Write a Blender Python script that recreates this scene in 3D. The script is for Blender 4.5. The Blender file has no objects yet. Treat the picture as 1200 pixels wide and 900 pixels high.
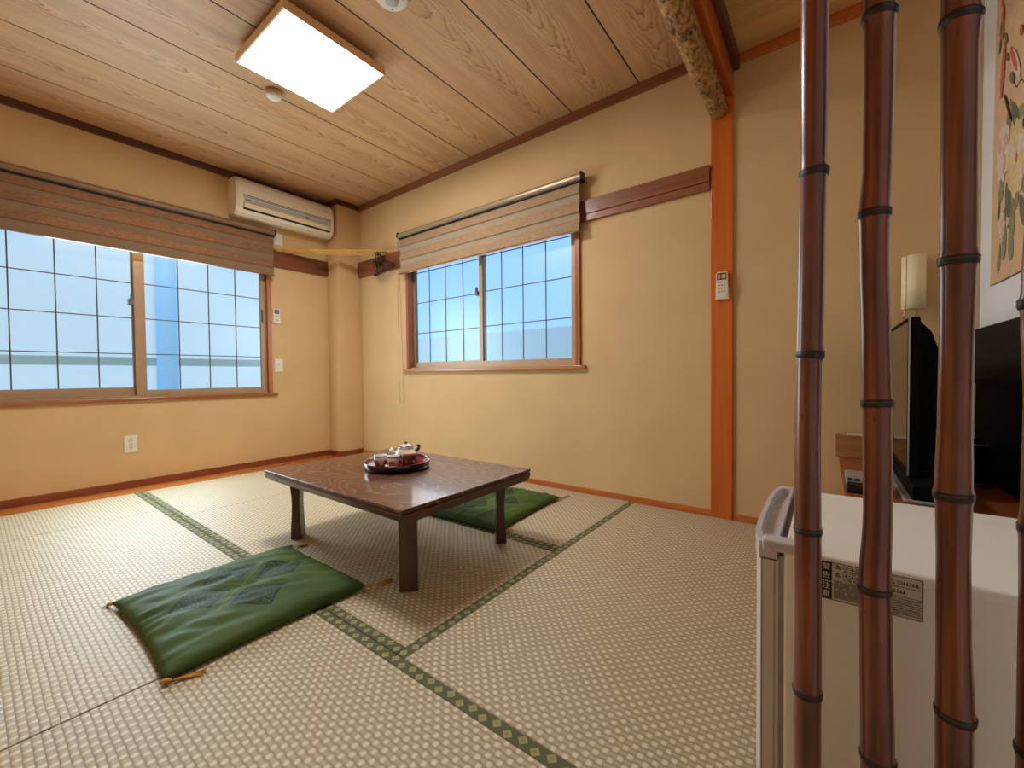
import bpy, bmesh, math, random
from mathutils import Vector, Matrix, noise
random.seed(7)
PI = math.pi
SC = bpy.context.scene
COL = SC.collection

# ------------------------------------------------------------------ helpers
def lin(r, g, b):
    f = lambda v: (v/255/12.92) if v/255 <= 0.04045 else ((v/255+0.055)/1.055)**2.4
    return (f(r), f(g), f(b), 1.0)

WL = {}          # object -> world location of its origin

class B:
    """collects shapes (world coordinates) for one mesh"""
    def __init__(s): s.v, s.f, s.sm = [], [], []
    def add(s, verts, faces, smooth=False):
        o = len(s.v)
        s.v += [tuple(v) for v in verts]
        s.f += [tuple(i+o for i in f) for f in faces]
        s.sm += [smooth]*len(faces)
        return s
    def box(s, x0, x1, y0, y1, z0, z1, bev=0.0, seg=2):
        x0, x1 = min(x0, x1), max(x0, x1); y0, y1 = min(y0, y1), max(y0, y1); z0, z1 = min(z0, z1), max(z0, z1)
        bm = bmesh.new(); bmesh.ops.create_cube(bm, size=1)
        for v in bm.verts:
            v.co = Vector(((x0+x1)/2+v.co.x*(x1-x0), (y0+y1)/2+v.co.y*(y1-y0), (z0+z1)/2+v.co.z*(z1-z0)))
        if bev > 0:
            bmesh.ops.bevel(bm, geom=list(bm.edges), offset=bev, segments=seg, affect='EDGES', profile=0.5)
        return s.frombm(bm)
    def frombm(s, bm, smooth=False):
        bm.verts.index_update()
        s.add([v.co.copy() for v in bm.verts], [[v.index for v in f.verts] for f in bm.faces], smooth)
        bm.free(); return s
    def prism(s, poly, axis, a0, a1, smooth=False):
        # poly: list of 2D points; axis 'x': (y,z) ; 'y': (x,z) ; 'z': (x,y)
        def P(p, a):
            return {'x': (a, p[0], p[1]), 'y': (p[0], a, p[1]), 'z': (p[0], p[1], a)}[axis]
        n = len(poly)
        vs = [P(p, a0) for p in poly]+[P(p, a1) for p in poly]
        fs = [[i, (i+1) % n, n+(i+1) % n, n+i] for i in range(n)]
        s.add(vs, fs, smooth)
        s.add(vs, [list(range(n))[::-1], [n+i for i in range(n)]], False)
        return s
    def tube(s, pts, r, seg=10, cap=True, closed=False):
        pts = [Vector(p) for p in pts]; n = len(pts)
        rs = r if isinstance(r, (list, tuple)) else [r]*n
        vs = []; prev = None
        for i, p in enumerate(pts):
            if closed: t = pts[(i+1) % n]-pts[i-1]
            else: t = (pts[min(i+1, n-1)]-pts[max(i-1, 0)])
            t.normalize()
            if prev is None:
                a = Vector((0, 0, 1)) if abs(t.z) < 0.9 else Vector((1, 0, 0))
                prev = t.cross(a).normalized()
            u = (prev-t*prev.dot(t)).normalized(); w = t.cross(u); prev = u
            for k in range(seg):
                a = 2*PI*k/seg
                vs.append(p+(u*math.cos(a)+w*math.sin(a))*rs[i])
        fs = []
        for i in range(n if closed else n-1):
            for k in range(seg):
                a, b = i*seg+k, i*seg+(k+1) % seg
                c, d = ((i+1) % n)*seg+(k+1) % seg, ((i+1) % n)*seg+k
                fs.append([a, b, c, d])
        s.add(vs, fs, True)
        if cap and not closed:
            s.add(vs, [list(range(seg))[::-1], [(n-1)*seg+k for k in range(seg)]], False)
        return s
    def lathe(s, c, prof, seg=32, tilt=None, capb=True, capt=True):
        vs = []
        for (r, z) in prof:
            for k in range(seg):
                a = 2*PI*k/seg
                p = Vector((r*math.cos(a), r*math.sin(a), z))
                if tilt: p = tilt @ p
                vs.append(Vector(c)+p)
        fs = []
        for i in range(len(prof)-1):
            for k in range(seg):
                fs.append([i*seg+k, i*seg+(k+1) % seg, (i+1)*seg+(k+1) % seg, (i+1)*seg+k])
        s.add(vs, fs, True)
        caps = []
        if capb: caps.append(list(range(seg))[::-1])
        if capt: caps.append([(len(prof)-1)*seg+k for k in range(seg)])
        s.add(vs, caps, False)
        return s
    def grid(s, fn, nu, nv, smooth=True, wrap=False):
        vs = [fn(i/nu, j/nv) for j in range(nv+1) for i in range(nu+1)]
        fs = [[j*(nu+1)+i, j*(nu+1)+i+1, (j+1)*(nu+1)+i+1, (j+1)*(nu+1)+i] for j in range(nv) for i in range(nu)]
        return s.add(vs, fs, smooth)

def build(name, b, mat, parent=None, origin=None, smooth_angle=None):
    if parent is not None: o = WL[parent] if origin is None else Vector(origin)
    elif origin is not None: o = Vector(origin)
    else:
        xs = [v[0] for v in b.v]; ys = [v[1] for v in b.v]; zs = [v[2] for v in b.v]
        o = Vector(((min(xs)+max(xs))/2, (min(ys)+max(ys))/2, min(zs)))
    me = bpy.data.meshes.new(name)
    me.from_pydata([tuple(Vector(v)-o) for v in b.v], [], b.f)
    for p, sm in zip(me.polygons, b.sm): p.use_smooth = sm
    bm = bmesh.new(); bm.from_mesh(me)
    bmesh.ops.remove_doubles(bm, verts=bm.verts, dist=1e-6)
    bmesh.ops.recalc_face_normals(bm, faces=bm.faces)
    bm.to_mesh(me); bm.free()
    ob = bpy.data.objects.new(name, me); COL.objects.link(ob)
    if mat is not None: me.materials.append(mat)
    WL[ob] = o.copy()
    if parent is not None:
        ob.parent = parent; ob.location = o-WL[parent]
    else: ob.location = o
    return ob

def empty(name, loc):
    o = bpy.data.objects.new(name, None); COL.objects.link(o)
    o.location = loc; o.empty_display_size = 0.05; WL[o] = Vector(loc)
    return o

def tag(o, label, cat, group=None):
    o['label'] = label; o['category'] = cat
    if group: o['group'] = group
    return o

def struct(o): o['kind'] = 'structure'; return o

# ------------------------------------------------------------------ materials
class NT:
    def __init__(s, name):
        s.m = bpy.data.materials.new(name); s.m.use_nodes = True
        s.t = s.m.node_tree; s.t.nodes.clear()
        s.out = s.n('ShaderNodeOutputMaterial')
    def n(s, typ, **kw):
        nd = s.t.nodes.new(typ)
        for k, v in kw.items(): setattr(nd, k, v)
        return nd
    def link(s, a, b): s.t.links.new(a, b)
    def set(s, sock, v):
        if hasattr(v, 'is_output') or isinstance(v, bpy.types.NodeSocket): s.link(v, sock)
        else: sock.default_value = v
    def co(s, kind='Object'): return s.n('ShaderNodeTexCoord').outputs[kind]
    def sep(s, v):
        nd = s.n('ShaderNodeSeparateXYZ'); s.link(v, nd.inputs[0]); return nd.outputs
    def comb(s, x=0., y=0., z=0.):
        nd = s.n('ShaderNodeCombineXYZ')
        for i, v in enumerate((x, y, z)): s.set(nd.inputs[i], v)
        return nd.outputs[0]
    def math(s, op, a, b=0., c=0.):
        nd = s.n('ShaderNodeMath', operation=op)
        s.set(nd.inputs[0], a); s.set(nd.inputs[1], b)
        if len(nd.inputs) > 2: s.set(nd.inputs[2], c)
        return nd.outputs[0]
    def scale(s, v, x, y, z):
        nd = s.n('ShaderNodeVectorMath', operation='MULTIPLY')
        s.link(v, nd.inputs[0]); nd.inputs[1].default_value = (x, y, z); return nd.outputs[0]
    def noise(s, v, scale=5., detail=2., rough=0.5, dist=0.):
        nd = s.n('ShaderNodeTexNoise')
        if v is not None: s.link(v, nd.inputs['Vector'])
        nd.inputs['Scale'].default_value = scale; nd.inputs['Detail'].default_value = detail
        nd.inputs['Roughness'].default_value = rough; nd.inputs['Distortion'].default_value = dist
        return nd.outputs[0]
    def ramp(s, f, stops, interp='LINEAR'):
        nd = s.n('ShaderNodeValToRGB'); s.link(f, nd.inputs[0]); cr = nd.color_ramp; cr.interpolation = interp
        while len(cr.elements) < len(stops): cr.elements.new(0.5)
        for e, (p, c) in zip(cr.elements, stops): e.position = p; e.color = c
        return nd.outputs[0]
    def mix(s, f, a, b, blend='MIX'):
        nd = s.n('ShaderNodeMix', data_type='RGBA', blend_type=blend)
        s.set(nd.inputs['Factor'], f); s.set(nd.inputs['A'], a) if False else None
        s.set(nd.inputs[6], a); s.set(nd.inputs[7], b)
        return nd.outputs[2]
    def bump(s, h, strength=0.3, dist=0.01):
        nd = s.n('ShaderNodeBump'); s.link(h, nd.inputs['Height'])
        nd.inputs['Strength'].default_value = strength; nd.inputs['Distance'].default_value = dist
        return nd.outputs[0]
    def bsdf(s, color, rough=0.5, normal=None, coat=0., coat_rough=0.1, spec=0.5, metal=0., sheen=0., **kw):
        p = s.n('ShaderNodeBsdfPrincipled')
        s.set(p.inputs['Base Color'], color); s.set(p.inputs['Roughness'], rough)
        p.inputs['Metallic'].default_value = metal
        p.inputs['Coat Weight'].default_value = coat; p.inputs['Coat Roughness'].default_value = coat_rough
        p.inputs['Specular IOR Level'].default_value = spec
        p.inputs['Sheen Weight'].default_value = sheen
        for k, v in kw.items(): s.set(p.inputs[k.replace('_', ' ')], v)
        if normal is not None: s.link(normal, p.inputs['Normal'])
        s.link(p.outputs[0], s.out.inputs[0])
        return s.m

def plain(name, c, rough=0.5, var=0.06, scale=40., **kw):
    t = NT(name)
    n = t.noise(t.co(), scale, 3.)
    d = tuple(v*(1-var*2) for v in c[:3])+(1,); l = tuple(min(1, v*(1+var)) for v in c[:3])+(1,)
    return t.bsdf(t.ramp(n, [(0.3, d), (0.7, l)]), rough, **kw)

def wood(name, c1, c2, axis='y', rough=0.4, coat=0.2, fine=60., ring=9., bumpd=0.0006, kscale=1.0):
    """straight-ish grain running along axis"""
    t = NT(name); v = t.co()
    st = {'x': (0.06, 1, 1), 'y': (1, 0.06, 1), 'z': (1, 1, 0.06)}[axis]
    sv = t.scale(v, *[a*kscale for a in st])
    n1 = t.noise(sv, ring, 3., 0.55, 0.6)
    n2 = t.noise(sv, fine, 3., 0.6)
    f = t.math('ADD', t.math('MULTIPLY', n1, 0.65), t.math('MULTIPLY', n2, 0.35))
    col = t.ramp(f, [(0.36, c1), (0.62, c2)])
    return t.bsdf(col, rough, t.bump(n2, 0.25, bumpd), coat=coat, coat_rough=0.15)

def mat_wall(name, c, var=0.05):
    t = NT(name); v = t.co()
    n = t.noise(v, 3.0, 4.); n2 = t.noise(t.scale(v, 1, 1, 2.5), 260., 2.); n3 = t.noise(v, 900., 2.)
    f = t.math('ADD', t.math('MULTIPLY', n, 0.5), t.math('MULTIPLY', n2, 0.5))
    d = tuple(x*(1-var*1.6) for x in c[:3])+(1,); l = tuple(x*(1+var) for x in c[:3])+(1,)
    return t.bsdf(t.ramp(f, [(0.35, d), (0.65, l)]), 0.85, t.bump(n3, 0.15, 0.0008), spec=0.2)

def mat_ceiling(name, x0, pitch, ca, cb, K=420., A=7.5, flip=False):
    """boards running along y with cathedral figure"""
    t = NT(name); v = t.co(); x, y, z = t.sep(v)
    if flip: x, y = y, x
    q = t.math('DIVIDE', t.math('SUBTRACT', x, x0), pitch)
    idn = t.math('FLOOR', q)
    wn = t.n('ShaderNodeTexWhiteNoise', noise_dimensions='1D'); t.link(idn, wn.inputs['W'])
    rnd = wn.outputs['Value']
    u = t.math('MULTIPLY', t.math('SUBTRACT', t.math('SUBTRACT', q, idn), 0.5), pitch)
    u = t.math('ADD', u, t.math('MULTIPLY', t.math('SUBTRACT', rnd, 0.5), 0.10))
    wob = t.noise(t.comb(t.math('MULTIPLY', x, 1.), t.math('MULTIPLY', y, 1.), 0.), 4.0, 3., 0.5)
    wob2 = t.noise(t.comb(x, t.math('MULTIPLY', y, 0.35), 0.), 28., 3., 0.6)
    u = t.math('ADD', u, t.math('MULTIPLY', t.math('SUBTRACT', wob, 0.5), 0.09))
    au = t.math('ABSOLUTE', u)
    para = t.math('MULTIPLY', t.math('POWER', au, 1.7), K*0.55)
    f = t.math('ADD', t.math('ADD', para, t.math('MULTIPLY', y, A)), t.math('MULTIPLY', rnd, 17.))
    f = t.math('ADD', f, t.math('MULTIPLY', wob2, 1.5))
    fr = t.math('FRACT', f)
    line = t.math('POWER', fr, 5.0)
    near = t.math('SUBTRACT', 1.0, t.math('MULTIPLY', t.math('MINIMUM', au, 0.16), 4.6))
    line = t.math('MULTIPLY', line, near)
    tone = t.noise(t.comb(t.math('MULTIPLY', x, 4.), t.math('MULTIPLY', y, 0.35), t.math('MULTIPLY', rnd, 9.)), 3., 4.)
    fine = t.noise(t.comb(x, t.math('MULTIPLY', y, 0.03), 0.), 170., 3.)
    g = t.math('ADD', t.math('MULTIPLY', tone, 0.55), t.math('MULTIPLY', fine, 0.45))
    base = t.ramp(g, [(0.32, cb), (0.66, ca)])
    dk = (cb[0]*0.45, cb[1]*0.33, cb[2]*0.26, 1)
    col = t.mix(t.math('MULTIPLY', line, 0.9), base, dk)
    return t.bsdf(col, 0.5, t.bump(fine, 0.1, 0.0005), spec=0.35)

def mat_weave():
    t = NT('tatami weave'); x, y, z = t.sep(t.co('Object'))
    a = 0.0150
    wx = t.noise(t.co(), 9., 2.)
    u = t.math('ADD', t.math('DIVIDE', x, a), t.math('MULTIPLY', wx, 0.5)); v = t.math('ADD', t.math('DIVIDE', y, a), t.math('MULTIPLY', wx, 0.5))
    fu, fv = t.math('FLOOR', u), t.math('FLOOR', v)
    par = t.math('MODULO', t.math('ABSOLUTE', t.math('ADD', fu, fv)), 2.0)
    lu, lv = t.math('SUBTRACT', u, fu), t.math('SUBTRACT', v, fv)
    su = t.math('SINE', t.math('MULTIPLY', lu, PI)); sv = t.math('SINE', t.math('MULTIPLY', lv, PI))
    # over cells are full pillows, under cells dip at their ends
    pil = t.math('POWER', t.math('MULTIPLY', su, sv), 0.45)
    over = t.math('MULTIPLY', par, pil)
    under = t.math('MULTIPLY', t.math('SUBTRACT', 1.0, par), t.math('MULTIPLY', t.math('POWER', sv, 0.6), 0.45))
    h = t.math('ADD', over, under)
    str_ = t.noise(t.scale(t.co(), 40, 900, 1), 1.0, 2.)
    tone = t.noise(t.co(), 2.2, 3.)
    col = t.ramp(h, [(0.0, lin(112, 96, 66)), (0.35, lin(166, 149, 116)), (0.62, lin(202, 191, 162)), (1.0, lin(224, 217, 192))])
    col = t.mix(t.math('MULTIPLY', tone, 0.3), col, lin(192, 178, 142))
    col = t.mix(t.math('MULTIPLY', str_, 0.18), col, lin(170, 148, 110))
    return t.bsdf(col, 0.5, t.bump(h, 0.5, 0.0025), spec=0.4)

def mat_border(axis):
    t = NT('tatami border cloth '+axis); x, y, z = t.sep(t.co('Object'))
    if axis == 'y': x, y = y, x
    p = 0.036
    u = t.math('DIVIDE', x, p)
    lu = t.math('ABSOLUTE', t.math('SUBTRACT', t.math('FRACT', u), 0.5))
    gu = t.math('FLOOR', u)
    # motifs come in alternating off-centre pairs
    off = t.math('MULTIPLY', t.math('SUBTRACT', t.math('MODULO', t.math('ABSOLUTE', gu), 2.0), 0.5), 0.008)
    lv = t.math('DIVIDE', t.math('ABSOLUTE', t.math('SUBTRACT', y, off)), p)
    d = t.math('ADD', lu, lv)
    ins = t.math('LESS_THAN', d, 0.36)
    core = t.math('LESS_THAN', d, 0.12)
    nz = t.noise(t.co(), 300., 2.)
    f = t.math('MULTIPLY', ins, t.math('ADD', 0.55, t.math('MULTIPLY', nz, 0.5)))
    col = t.mix(f, lin(92, 96, 68), lin(166, 158, 106))
    col = t.mix(t.math('MULTIPLY', core, 0.7), col, lin(134, 126, 78))
    return t.bsdf(col, 0.75, t.bump(nz, 0.2, 0.0006), spec=0.2)

def mat_cushion():
    t = NT('green cushion cloth'); v = t.co(); x, y, z = t.sep(v)
    n = t.noise(v, 700., 2.); m = t.noise(v, 5., 3.)
    base = t.ramp(m, [(0.3, lin(56, 78, 34)), (0.7, lin(72, 94, 44))])
    # four printed lozenges on the top
    dmin = None
    for cx, cy in ((-0.116, 0.002), (0.0, 0.125), (0.0, -0.125), (0.128, 0.0)):
        d = t.math('ADD', t.math('ABSOLUTE', t.math('SUBTRACT', x, cx)), t.math('ABSOLUTE', t.math('SUBTRACT', y, cy)))
        dmin = d if dmin is None else t.math('MINIMUM', dmin, d)
    ins = t.math('LESS_THAN', dmin, 0.089)
    edge = t.math('MULTIPLY', ins, t.math('GREATER_THAN', dmin, 0.082))
    vo = t.n('ShaderNodeTexVoronoi', feature='DISTANCE_TO_EDGE'); t.link(v, vo.inputs['Vector']); vo.inputs['Scale'].default_value = 85.
    orn = t.math('LESS_THAN', vo.outputs['Distance'], 0.16)
    top = t.math('GREATER_THAN', z, 0.028)
    fac = t.math('MULTIPLY', t.math('MULTIPLY', ins, top), t.math('ADD', 0.16, t.math('MULTIPLY', orn, 0.62)))
    fac = t.math('MAXIMUM', fac, t.math('MULTIPLY', t.math('MULTIPLY', edge, top), 0.95))
    # pale cross between the lozenges
    cross = t.math('MULTIPLY', t.math('LESS_THAN', t.math('ABSOLUTE', t.math('SUBTRACT', t.math('ABSOLUTE', t.math('SUBTRACT', x, 0.005)), t.math('ABSOLUTE', y))), 0.006), t.math('LESS_THAN', t.math('MAXIMUM', t.math('ABSOLUTE', x), t.math('ABSOLUTE', y)), 0.12))
    base = t.mix(t.math('MULTIPLY', cross, 0.25), base, lin(104, 132, 72))
    col = t.mix(fac, base, lin(22, 38, 34))
    return t.bsdf(col, 0.62, t.bump(n, 0.15, 0.0006), spec=0.15, sheen=0.0)

def mat_tabletop():
    t = NT('dark table wood'); v = t.co(); x, y, z = t.sep(v)
    w = t.noise(t.scale(v, 0.75, 2.2, 1), 1.9, 2., 0.45, 0.2)
    ww = t.math('ADD', t.math('MULTIPLY', w, 24.), t.math('MULTIPLY', t.noise(t.scale(v, 9, 22, 1), 3., 2.), 0.7))
    fr = t.math('FRACT', ww)
    line = t.math('POWER', t.math('ABSOLUTE', t.math('SUBTRACT', t.math('MULTIPLY', fr, 2.0), 1.0)), 7.0)
    fine = t.noise(t.scale(v, 8, 120, 8), 3., 3.)
    base = t.ramp(fine, [(0.3, lin(60, 27, 11)), (0.7, lin(96, 47, 21))])
    col = t.mix(t.math('MULTIPLY', line, 0.65), base, lin(165, 128, 98))
    return t.bsdf(col, 0.4, t.bump(line, 0.3, 0.0014), coat=0.6, coat_rough=0.10, spec=0.25)

def mat_bamboo():
    t = NT('smoked bamboo'); v = t.co()
    s1 = t.noise(t.scale(v, 1, 1, 0.03), 120., 3.); s2 = t.noise(t.scale(v, 1, 1, 0.2), 24., 3.); s3 = t.noise(t.scale(v, 1, 1, 0.6), 90., 2., 0.6)
    f = t.math('ADD', t.math('MULTIPLY', s1, 0.55), t.math('MULTIPLY', s2, 0.45))
    col = t.ramp(f, [(0.32, lin(48, 20, 9)), (0.5, lin(100, 47, 22)), (0.68, lin(142, 74, 36))])
    spot = t.math('GREATER_THAN', s3, 0.72)
    col = t.mix(t.math('MULTIPLY', spot, 0.6), col, lin(40, 16, 8))
    return t.bsdf(col, 0.33, t.bump(s1, 0.12, 0.0006), coat=0.5, coat_rough=0.24, spec=0.5)

def mat_blind(nm='brown blind weave', cs=((118, 80, 54), (150, 110, 78), (192, 154, 114))):
    t = NT(nm); v = t.co(); x, y, z = t.sep(v)
    th = t.noise(t.scale(v, 30, 30, 420), 1.0, 3.); sp = t.noise(t.scale(v, 1, 1, 3), 160., 3., 0.6)
    f = t.math('ADD', t.math('MULTIPLY', th, 0.45), t.math('MULTIPLY', sp, 0.55))
    col = t.ramp(f, [(0.32, lin(*cs[0])), (0.5, lin(*cs[1])), (0.66, lin(*cs[2]))])
    p = t.n('ShaderNodeBsdfPrincipled'); t.link(col, p.inputs['Base Color']); p.inputs['Roughness'].default_value = 0.8
    tr = t.n('ShaderNodeBsdfTranslucent'); t.link(col, tr.inputs[0])
    mx = t.n('ShaderNodeMixShader'); mx.inputs[0].default_value = 0.25
    t.link(p.outputs[0], mx.inputs[1]); t.link(tr.outputs[0], mx.inputs[2]); t.link(mx.outputs[0], t.out.inputs[0])
    return t.m

def mat_blind_sheer():
    return plain('greyish sheer band', lin(138, 112, 84), 0.85, 0.1, 300.)

def mat_log():
    t = NT('knobbly log'); v = t.co()
    n = t.noise(t.scale(v, 1, 0.5, 1), 70., 4., 0.6, 0.4); n2 = t.noise(v, 14., 3.)
    f = t.math('ADD', t.math('MULTIPLY', n, 0.7), t.math('MULTIPLY', n2, 0.3))
    col = t.ramp(f, [(0.38, lin(58, 34, 14)), (0.48, lin(140, 100, 54)), (0.62, lin(188, 146, 88))])
    return t.bsdf(col, 0.6, t.bump(n, 0.8, 0.008), coat=0.15)

def mat_emit(name, c, s):
    t = NT(name); e = t.n('ShaderNodeEmission'); e.inputs[0].default_value = c; e.inputs[1].default_value = s
    t.link(e.outputs[0], t.out.inputs[0]); return t.m

def mat_frosted():
    t = NT('frosted pane')
    g = t.n('ShaderNodeBsdfRefraction'); g.inputs['Color'].default_value = (0.97, 0.99, 1, 1); g.inputs['Roughness'].default_value = 0.17; g.inputs['IOR'].default_value = 1.07
    gl = t.n('ShaderNodeBsdfGlossy'); gl.inputs['Roughness'].default_value = 0.3; gl.inputs['Color'].default_value = (1, 1, 1, 1)
    mx = t.n('ShaderNodeMixShader'); mx.inputs[0].default_value = 0.04
    t.link(g.outputs[0], mx.inputs[1]); t.link(gl.outputs[0], mx.inputs[2]); t.link(mx.outputs[0], t.out.inputs[0])
    return t.m

M = {}
M['wall'] = mat_wall('tan wallpaper', lin(212, 181, 132))
M['wall_white'] = mat_wall('pale grey paper wall', lin(240, 244, 244), 0.03)
M['ceil'] = mat_ceiling('cedar ceiling boards', 0.40, 0.4465, lin(208, 172, 128), lin(178, 138, 97))
M['ceil2'] = wood('alcove ceiling boards', lin(196, 152, 92), lin(220, 182, 122), 'x', 0.5, 0.05)
M['dark_gap'] = plain('dark gap', lin(30, 18, 12), 0.9)
M['trim_dark'] = wood('dark brown trim', lin(72, 38, 24), lin(100, 58, 38), 'y', 0.45, 0.2)
M['rail'] = wood('red brown rail', lin(112, 60, 32), lin(146, 86, 50), 'x', 0.4, 0.25)
M['rail_y'] = wood('red brown rail along wall', lin(100, 52, 27), lin(132, 72, 40), 'y', 0.4, 0.25)
M['orange_z'] = wood('orange pillar wood', lin(186, 86, 22), lin(214, 114, 40), 'z', 0.35, 0.3, 40., 6.)
M['orange_y'] = wood('orange beam wood', lin(166, 74, 24), lin(198, 102, 42), 'y', 0.35, 0.3, 40., 6.)
M['orange_x'] = wood('orange skirting wood', lin(170, 84, 32), lin(202, 116, 52), 'x', 0.35, 0.3, 40., 6.)
M['board'] = wood('floor board wood', lin(178, 104, 46), lin(214, 142, 72), 'y', 0.22, 0.5, 40., 5.)
M['base_dark'] = wood('dark skirting', lin(112, 52, 24), lin(140, 70, 34), 'y', 0.4, 0.2)
M['frame_y'] = wood('window timber', lin(140, 78, 40), lin(172, 104, 58), 'y', 0.35, 0.3)
M['frame_z'] = wood('window timber upright', lin(144, 80, 42), lin(178, 108, 60), 'z', 0.35, 0.3)
M['frame_x'] = wood('window timber across', lin(158, 100, 58), lin(188, 128, 80), 'x', 0.35, 0.3)
M['sash'] = plain('bronze window sash', lin(176, 146, 110), 0.4, 0.03, 20., metal=0.15)
M['muntin'] = plain('thin grille bars', lin(96, 82, 78), 0.5)
M['latch'] = plain('metal latch', lin(118, 120, 122), 0.3, metal=0.7)
M['frost'] = mat_frosted()
M['weave'] = mat_weave(); M['bord_x'] = mat_border('x'); M['bord_y'] = mat_border('y')
M['cush'] = mat_cushion()
M['tassel'] = plain('gold thread', lin(206, 150, 58), 0.7, 0.15, 300.)
M['table'] = mat_tabletop()
M['table_edge'] = wood('dark table edge wood', lin(52, 26, 15), lin(84, 46, 28), 'x', 0.32, 0.5)
M['table_leg'] = wood('dark table leg wood', lin(52, 26, 14), lin(82, 46, 26), 'z', 0.35, 0.4)
M['lacq_black'] = plain('black lacquer', lin(14, 10, 10), 0.12, 0.05, coat=0.8)
M['lacq_red'] = plain('red lacquer', lin(150, 34, 16), 0.2, 0.05, coat=0.5)
M['porcelain'] = plain('white porcelain', lin(222, 222, 220), 0.15, 0.02, coat=0.6)
M['blueglaze'] = plain('blue glaze', lin(70, 84, 122), 0.2, 0.1)
M['redglaze'] = plain('dark red glaze', lin(92, 26, 26), 0.25, 0.1)
M['darkglaze'] = plain('dark glaze', lin(34, 26, 28), 0.25, 0.1)
M['bark'] = wood('dark cherry bark', lin(48, 20, 12), lin(84, 34, 20), 'z', 0.3, 0.5, 80.)
M['tan_lid'] = plain('tan lid wood', lin(186, 140, 100), 0.4)
M['knob'] = plain('brown knob', lin(84, 60, 48), 0.4)
M['bamboo'] = mat_bamboo()
M['node'] = plain('dark bamboo node', lin(34, 20, 14), 0.5, 0.15, 200.)
M['rod'] = wood('golden bamboo rod', lin(196, 142, 66), lin(224, 178, 98), 'x', 0.3, 0.3)
M['log'] = mat_log()
M['blind'] = mat_blind(); M['sheer'] = mat_blind_sheer()
M['blind_lit'] = mat_blind('window lit blind weave', ((142, 110, 80), (178, 146, 110), (214, 182, 142)))  # back blind's copy of the weave, colour lightened for the window light on it
M['sheer_lit'] = plain('window lit sheer band', lin(166, 146, 118), 0.85, 0.1, 300.)  # sheer band copy with the same window light put into its colour
M['blind_rail'] = plain('beige blind rail', lin(164, 146, 116), 0.35, 0.03, 10., metal=0.3)
M['blind_rail_b'] = plain('brown blind rail', lin(134, 104, 76), 0.4, 0.03, 10.)
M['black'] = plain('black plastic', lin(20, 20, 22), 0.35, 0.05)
M['black_gloss'] = plain('glossy black screen', lin(10, 10, 11), 0.06, 0.02, spec=0.7)
M['black_matte'] = plain('matte black shell', lin(8, 8, 9), 0.7, 0.05, spec=0.1)
M['darkboard'] = plain('dark grey panel', lin(48, 50, 42), 0.7, 0.1, 30., spec=0.1)
M['silver'] = plain('silver plastic', lin(170, 172, 172), 0.3, 0.03, 10., metal=0.5)
M['white_pl'] = plain('white plastic', lin(226, 222, 210), 0.4, 0.02)
M['cream_pl'] = plain('cream plastic', lin(226, 218, 196), 0.4, 0.02)
M['cream2'] = plain('pale yellow plastic', lin(230, 218, 180), 0.4, 0.02)
M['grey_pl'] = plain('grey plastic', lin(176, 178, 178), 0.35, 0.03)
M['grey_dk'] = plain('dark grey slot', lin(70, 66, 60), 0.6, 0.03)
M['lcd'] = plain('lcd screen', lin(60, 74, 110), 0.2, 0.1)
M['lcd_y'] = plain('yellow display', lin(216, 180, 60), 0.3, 0.05)
M['fridge'] = plain('white painted metal', lin(238, 234, 226), 0.38, 0.015, 8.)
M['fridge_door'] = plain('pale grey door plastic', lin(206, 204, 202), 0.35, 0.015, 8.)
M['fridge_trim'] = plain('grey door trim', lin(196, 192, 196), 0.3, 0.02)
M['gasket'] = plain('grey gasket', lin(168, 164, 156), 0.6)
M['sticker'] = plain('beige sticker', lin(206, 196, 178), 0.5, 0.01)
M['ink'] = plain('black ink', lin(24, 24, 28), 0.6)
M['ink_white'] = plain('white ink', lin(226, 222, 214), 0.6)
M['lampwood'] = wood('pale lamp wood', lin(222, 184, 136), lin(240, 208, 164), 'y', 0.45, 0.1)
M['lampwood_x'] = wood('pale lamp wood across', lin(222, 184, 136), lin(240, 208, 164), 'x', 0.45, 0.1)
M['diffuser'] = mat_emit('lit lamp diffuser', (1.0, 0.965, 0.97, 1), 38.0)
M['alarm'] = plain('ivory alarm plastic', lin(216, 218, 206), 0.5, 0.03)
M['shade'] = plain('cream lamp shade', lin(250, 238, 196), 0.6, 0.02)
M['brass'] = plain('brass', lin(206, 168, 96), 0.3, 0.05, metal=0.6)
M['shelfwood'] = wood('light brown shelf wood', lin(150, 104, 56), lin(188, 142, 86), 'x', 0.4, 0.2, 30., 8.)
M['standwood'] = wood('red brown stand wood', lin(136, 74, 36), lin(164, 96, 52), 'y', 0.35, 0.3)
M['silk'] = plain('tan silk', lin(224, 190, 150), 0.7, 0.05, 20.)
M['pet_white'] = plain('white petals', lin(228, 212, 198), 0.7, 0.08, 60.)
M['pet_yellow'] = plain('yellow petals', lin(226, 204, 148), 0.7, 0.08, 60.)
M['pet_pink'] = plain('pink petals', lin(222, 182, 164), 0.7, 0.08, 60.)
M['coral'] = plain('coral blossom', lin(206, 112, 76), 0.7, 0.1, 60.)
M['leafink'] = plain('grey green leaf ink', lin(152, 148, 118), 0.7, 0.14, 60.)
M['leafink2'] = plain('dark leaf ink', lin(114, 116, 94), 0.7, 0.14, 60.)
M['twig'] = plain('brown twig ink', lin(86, 66, 48), 0.7, 0.1)

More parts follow.
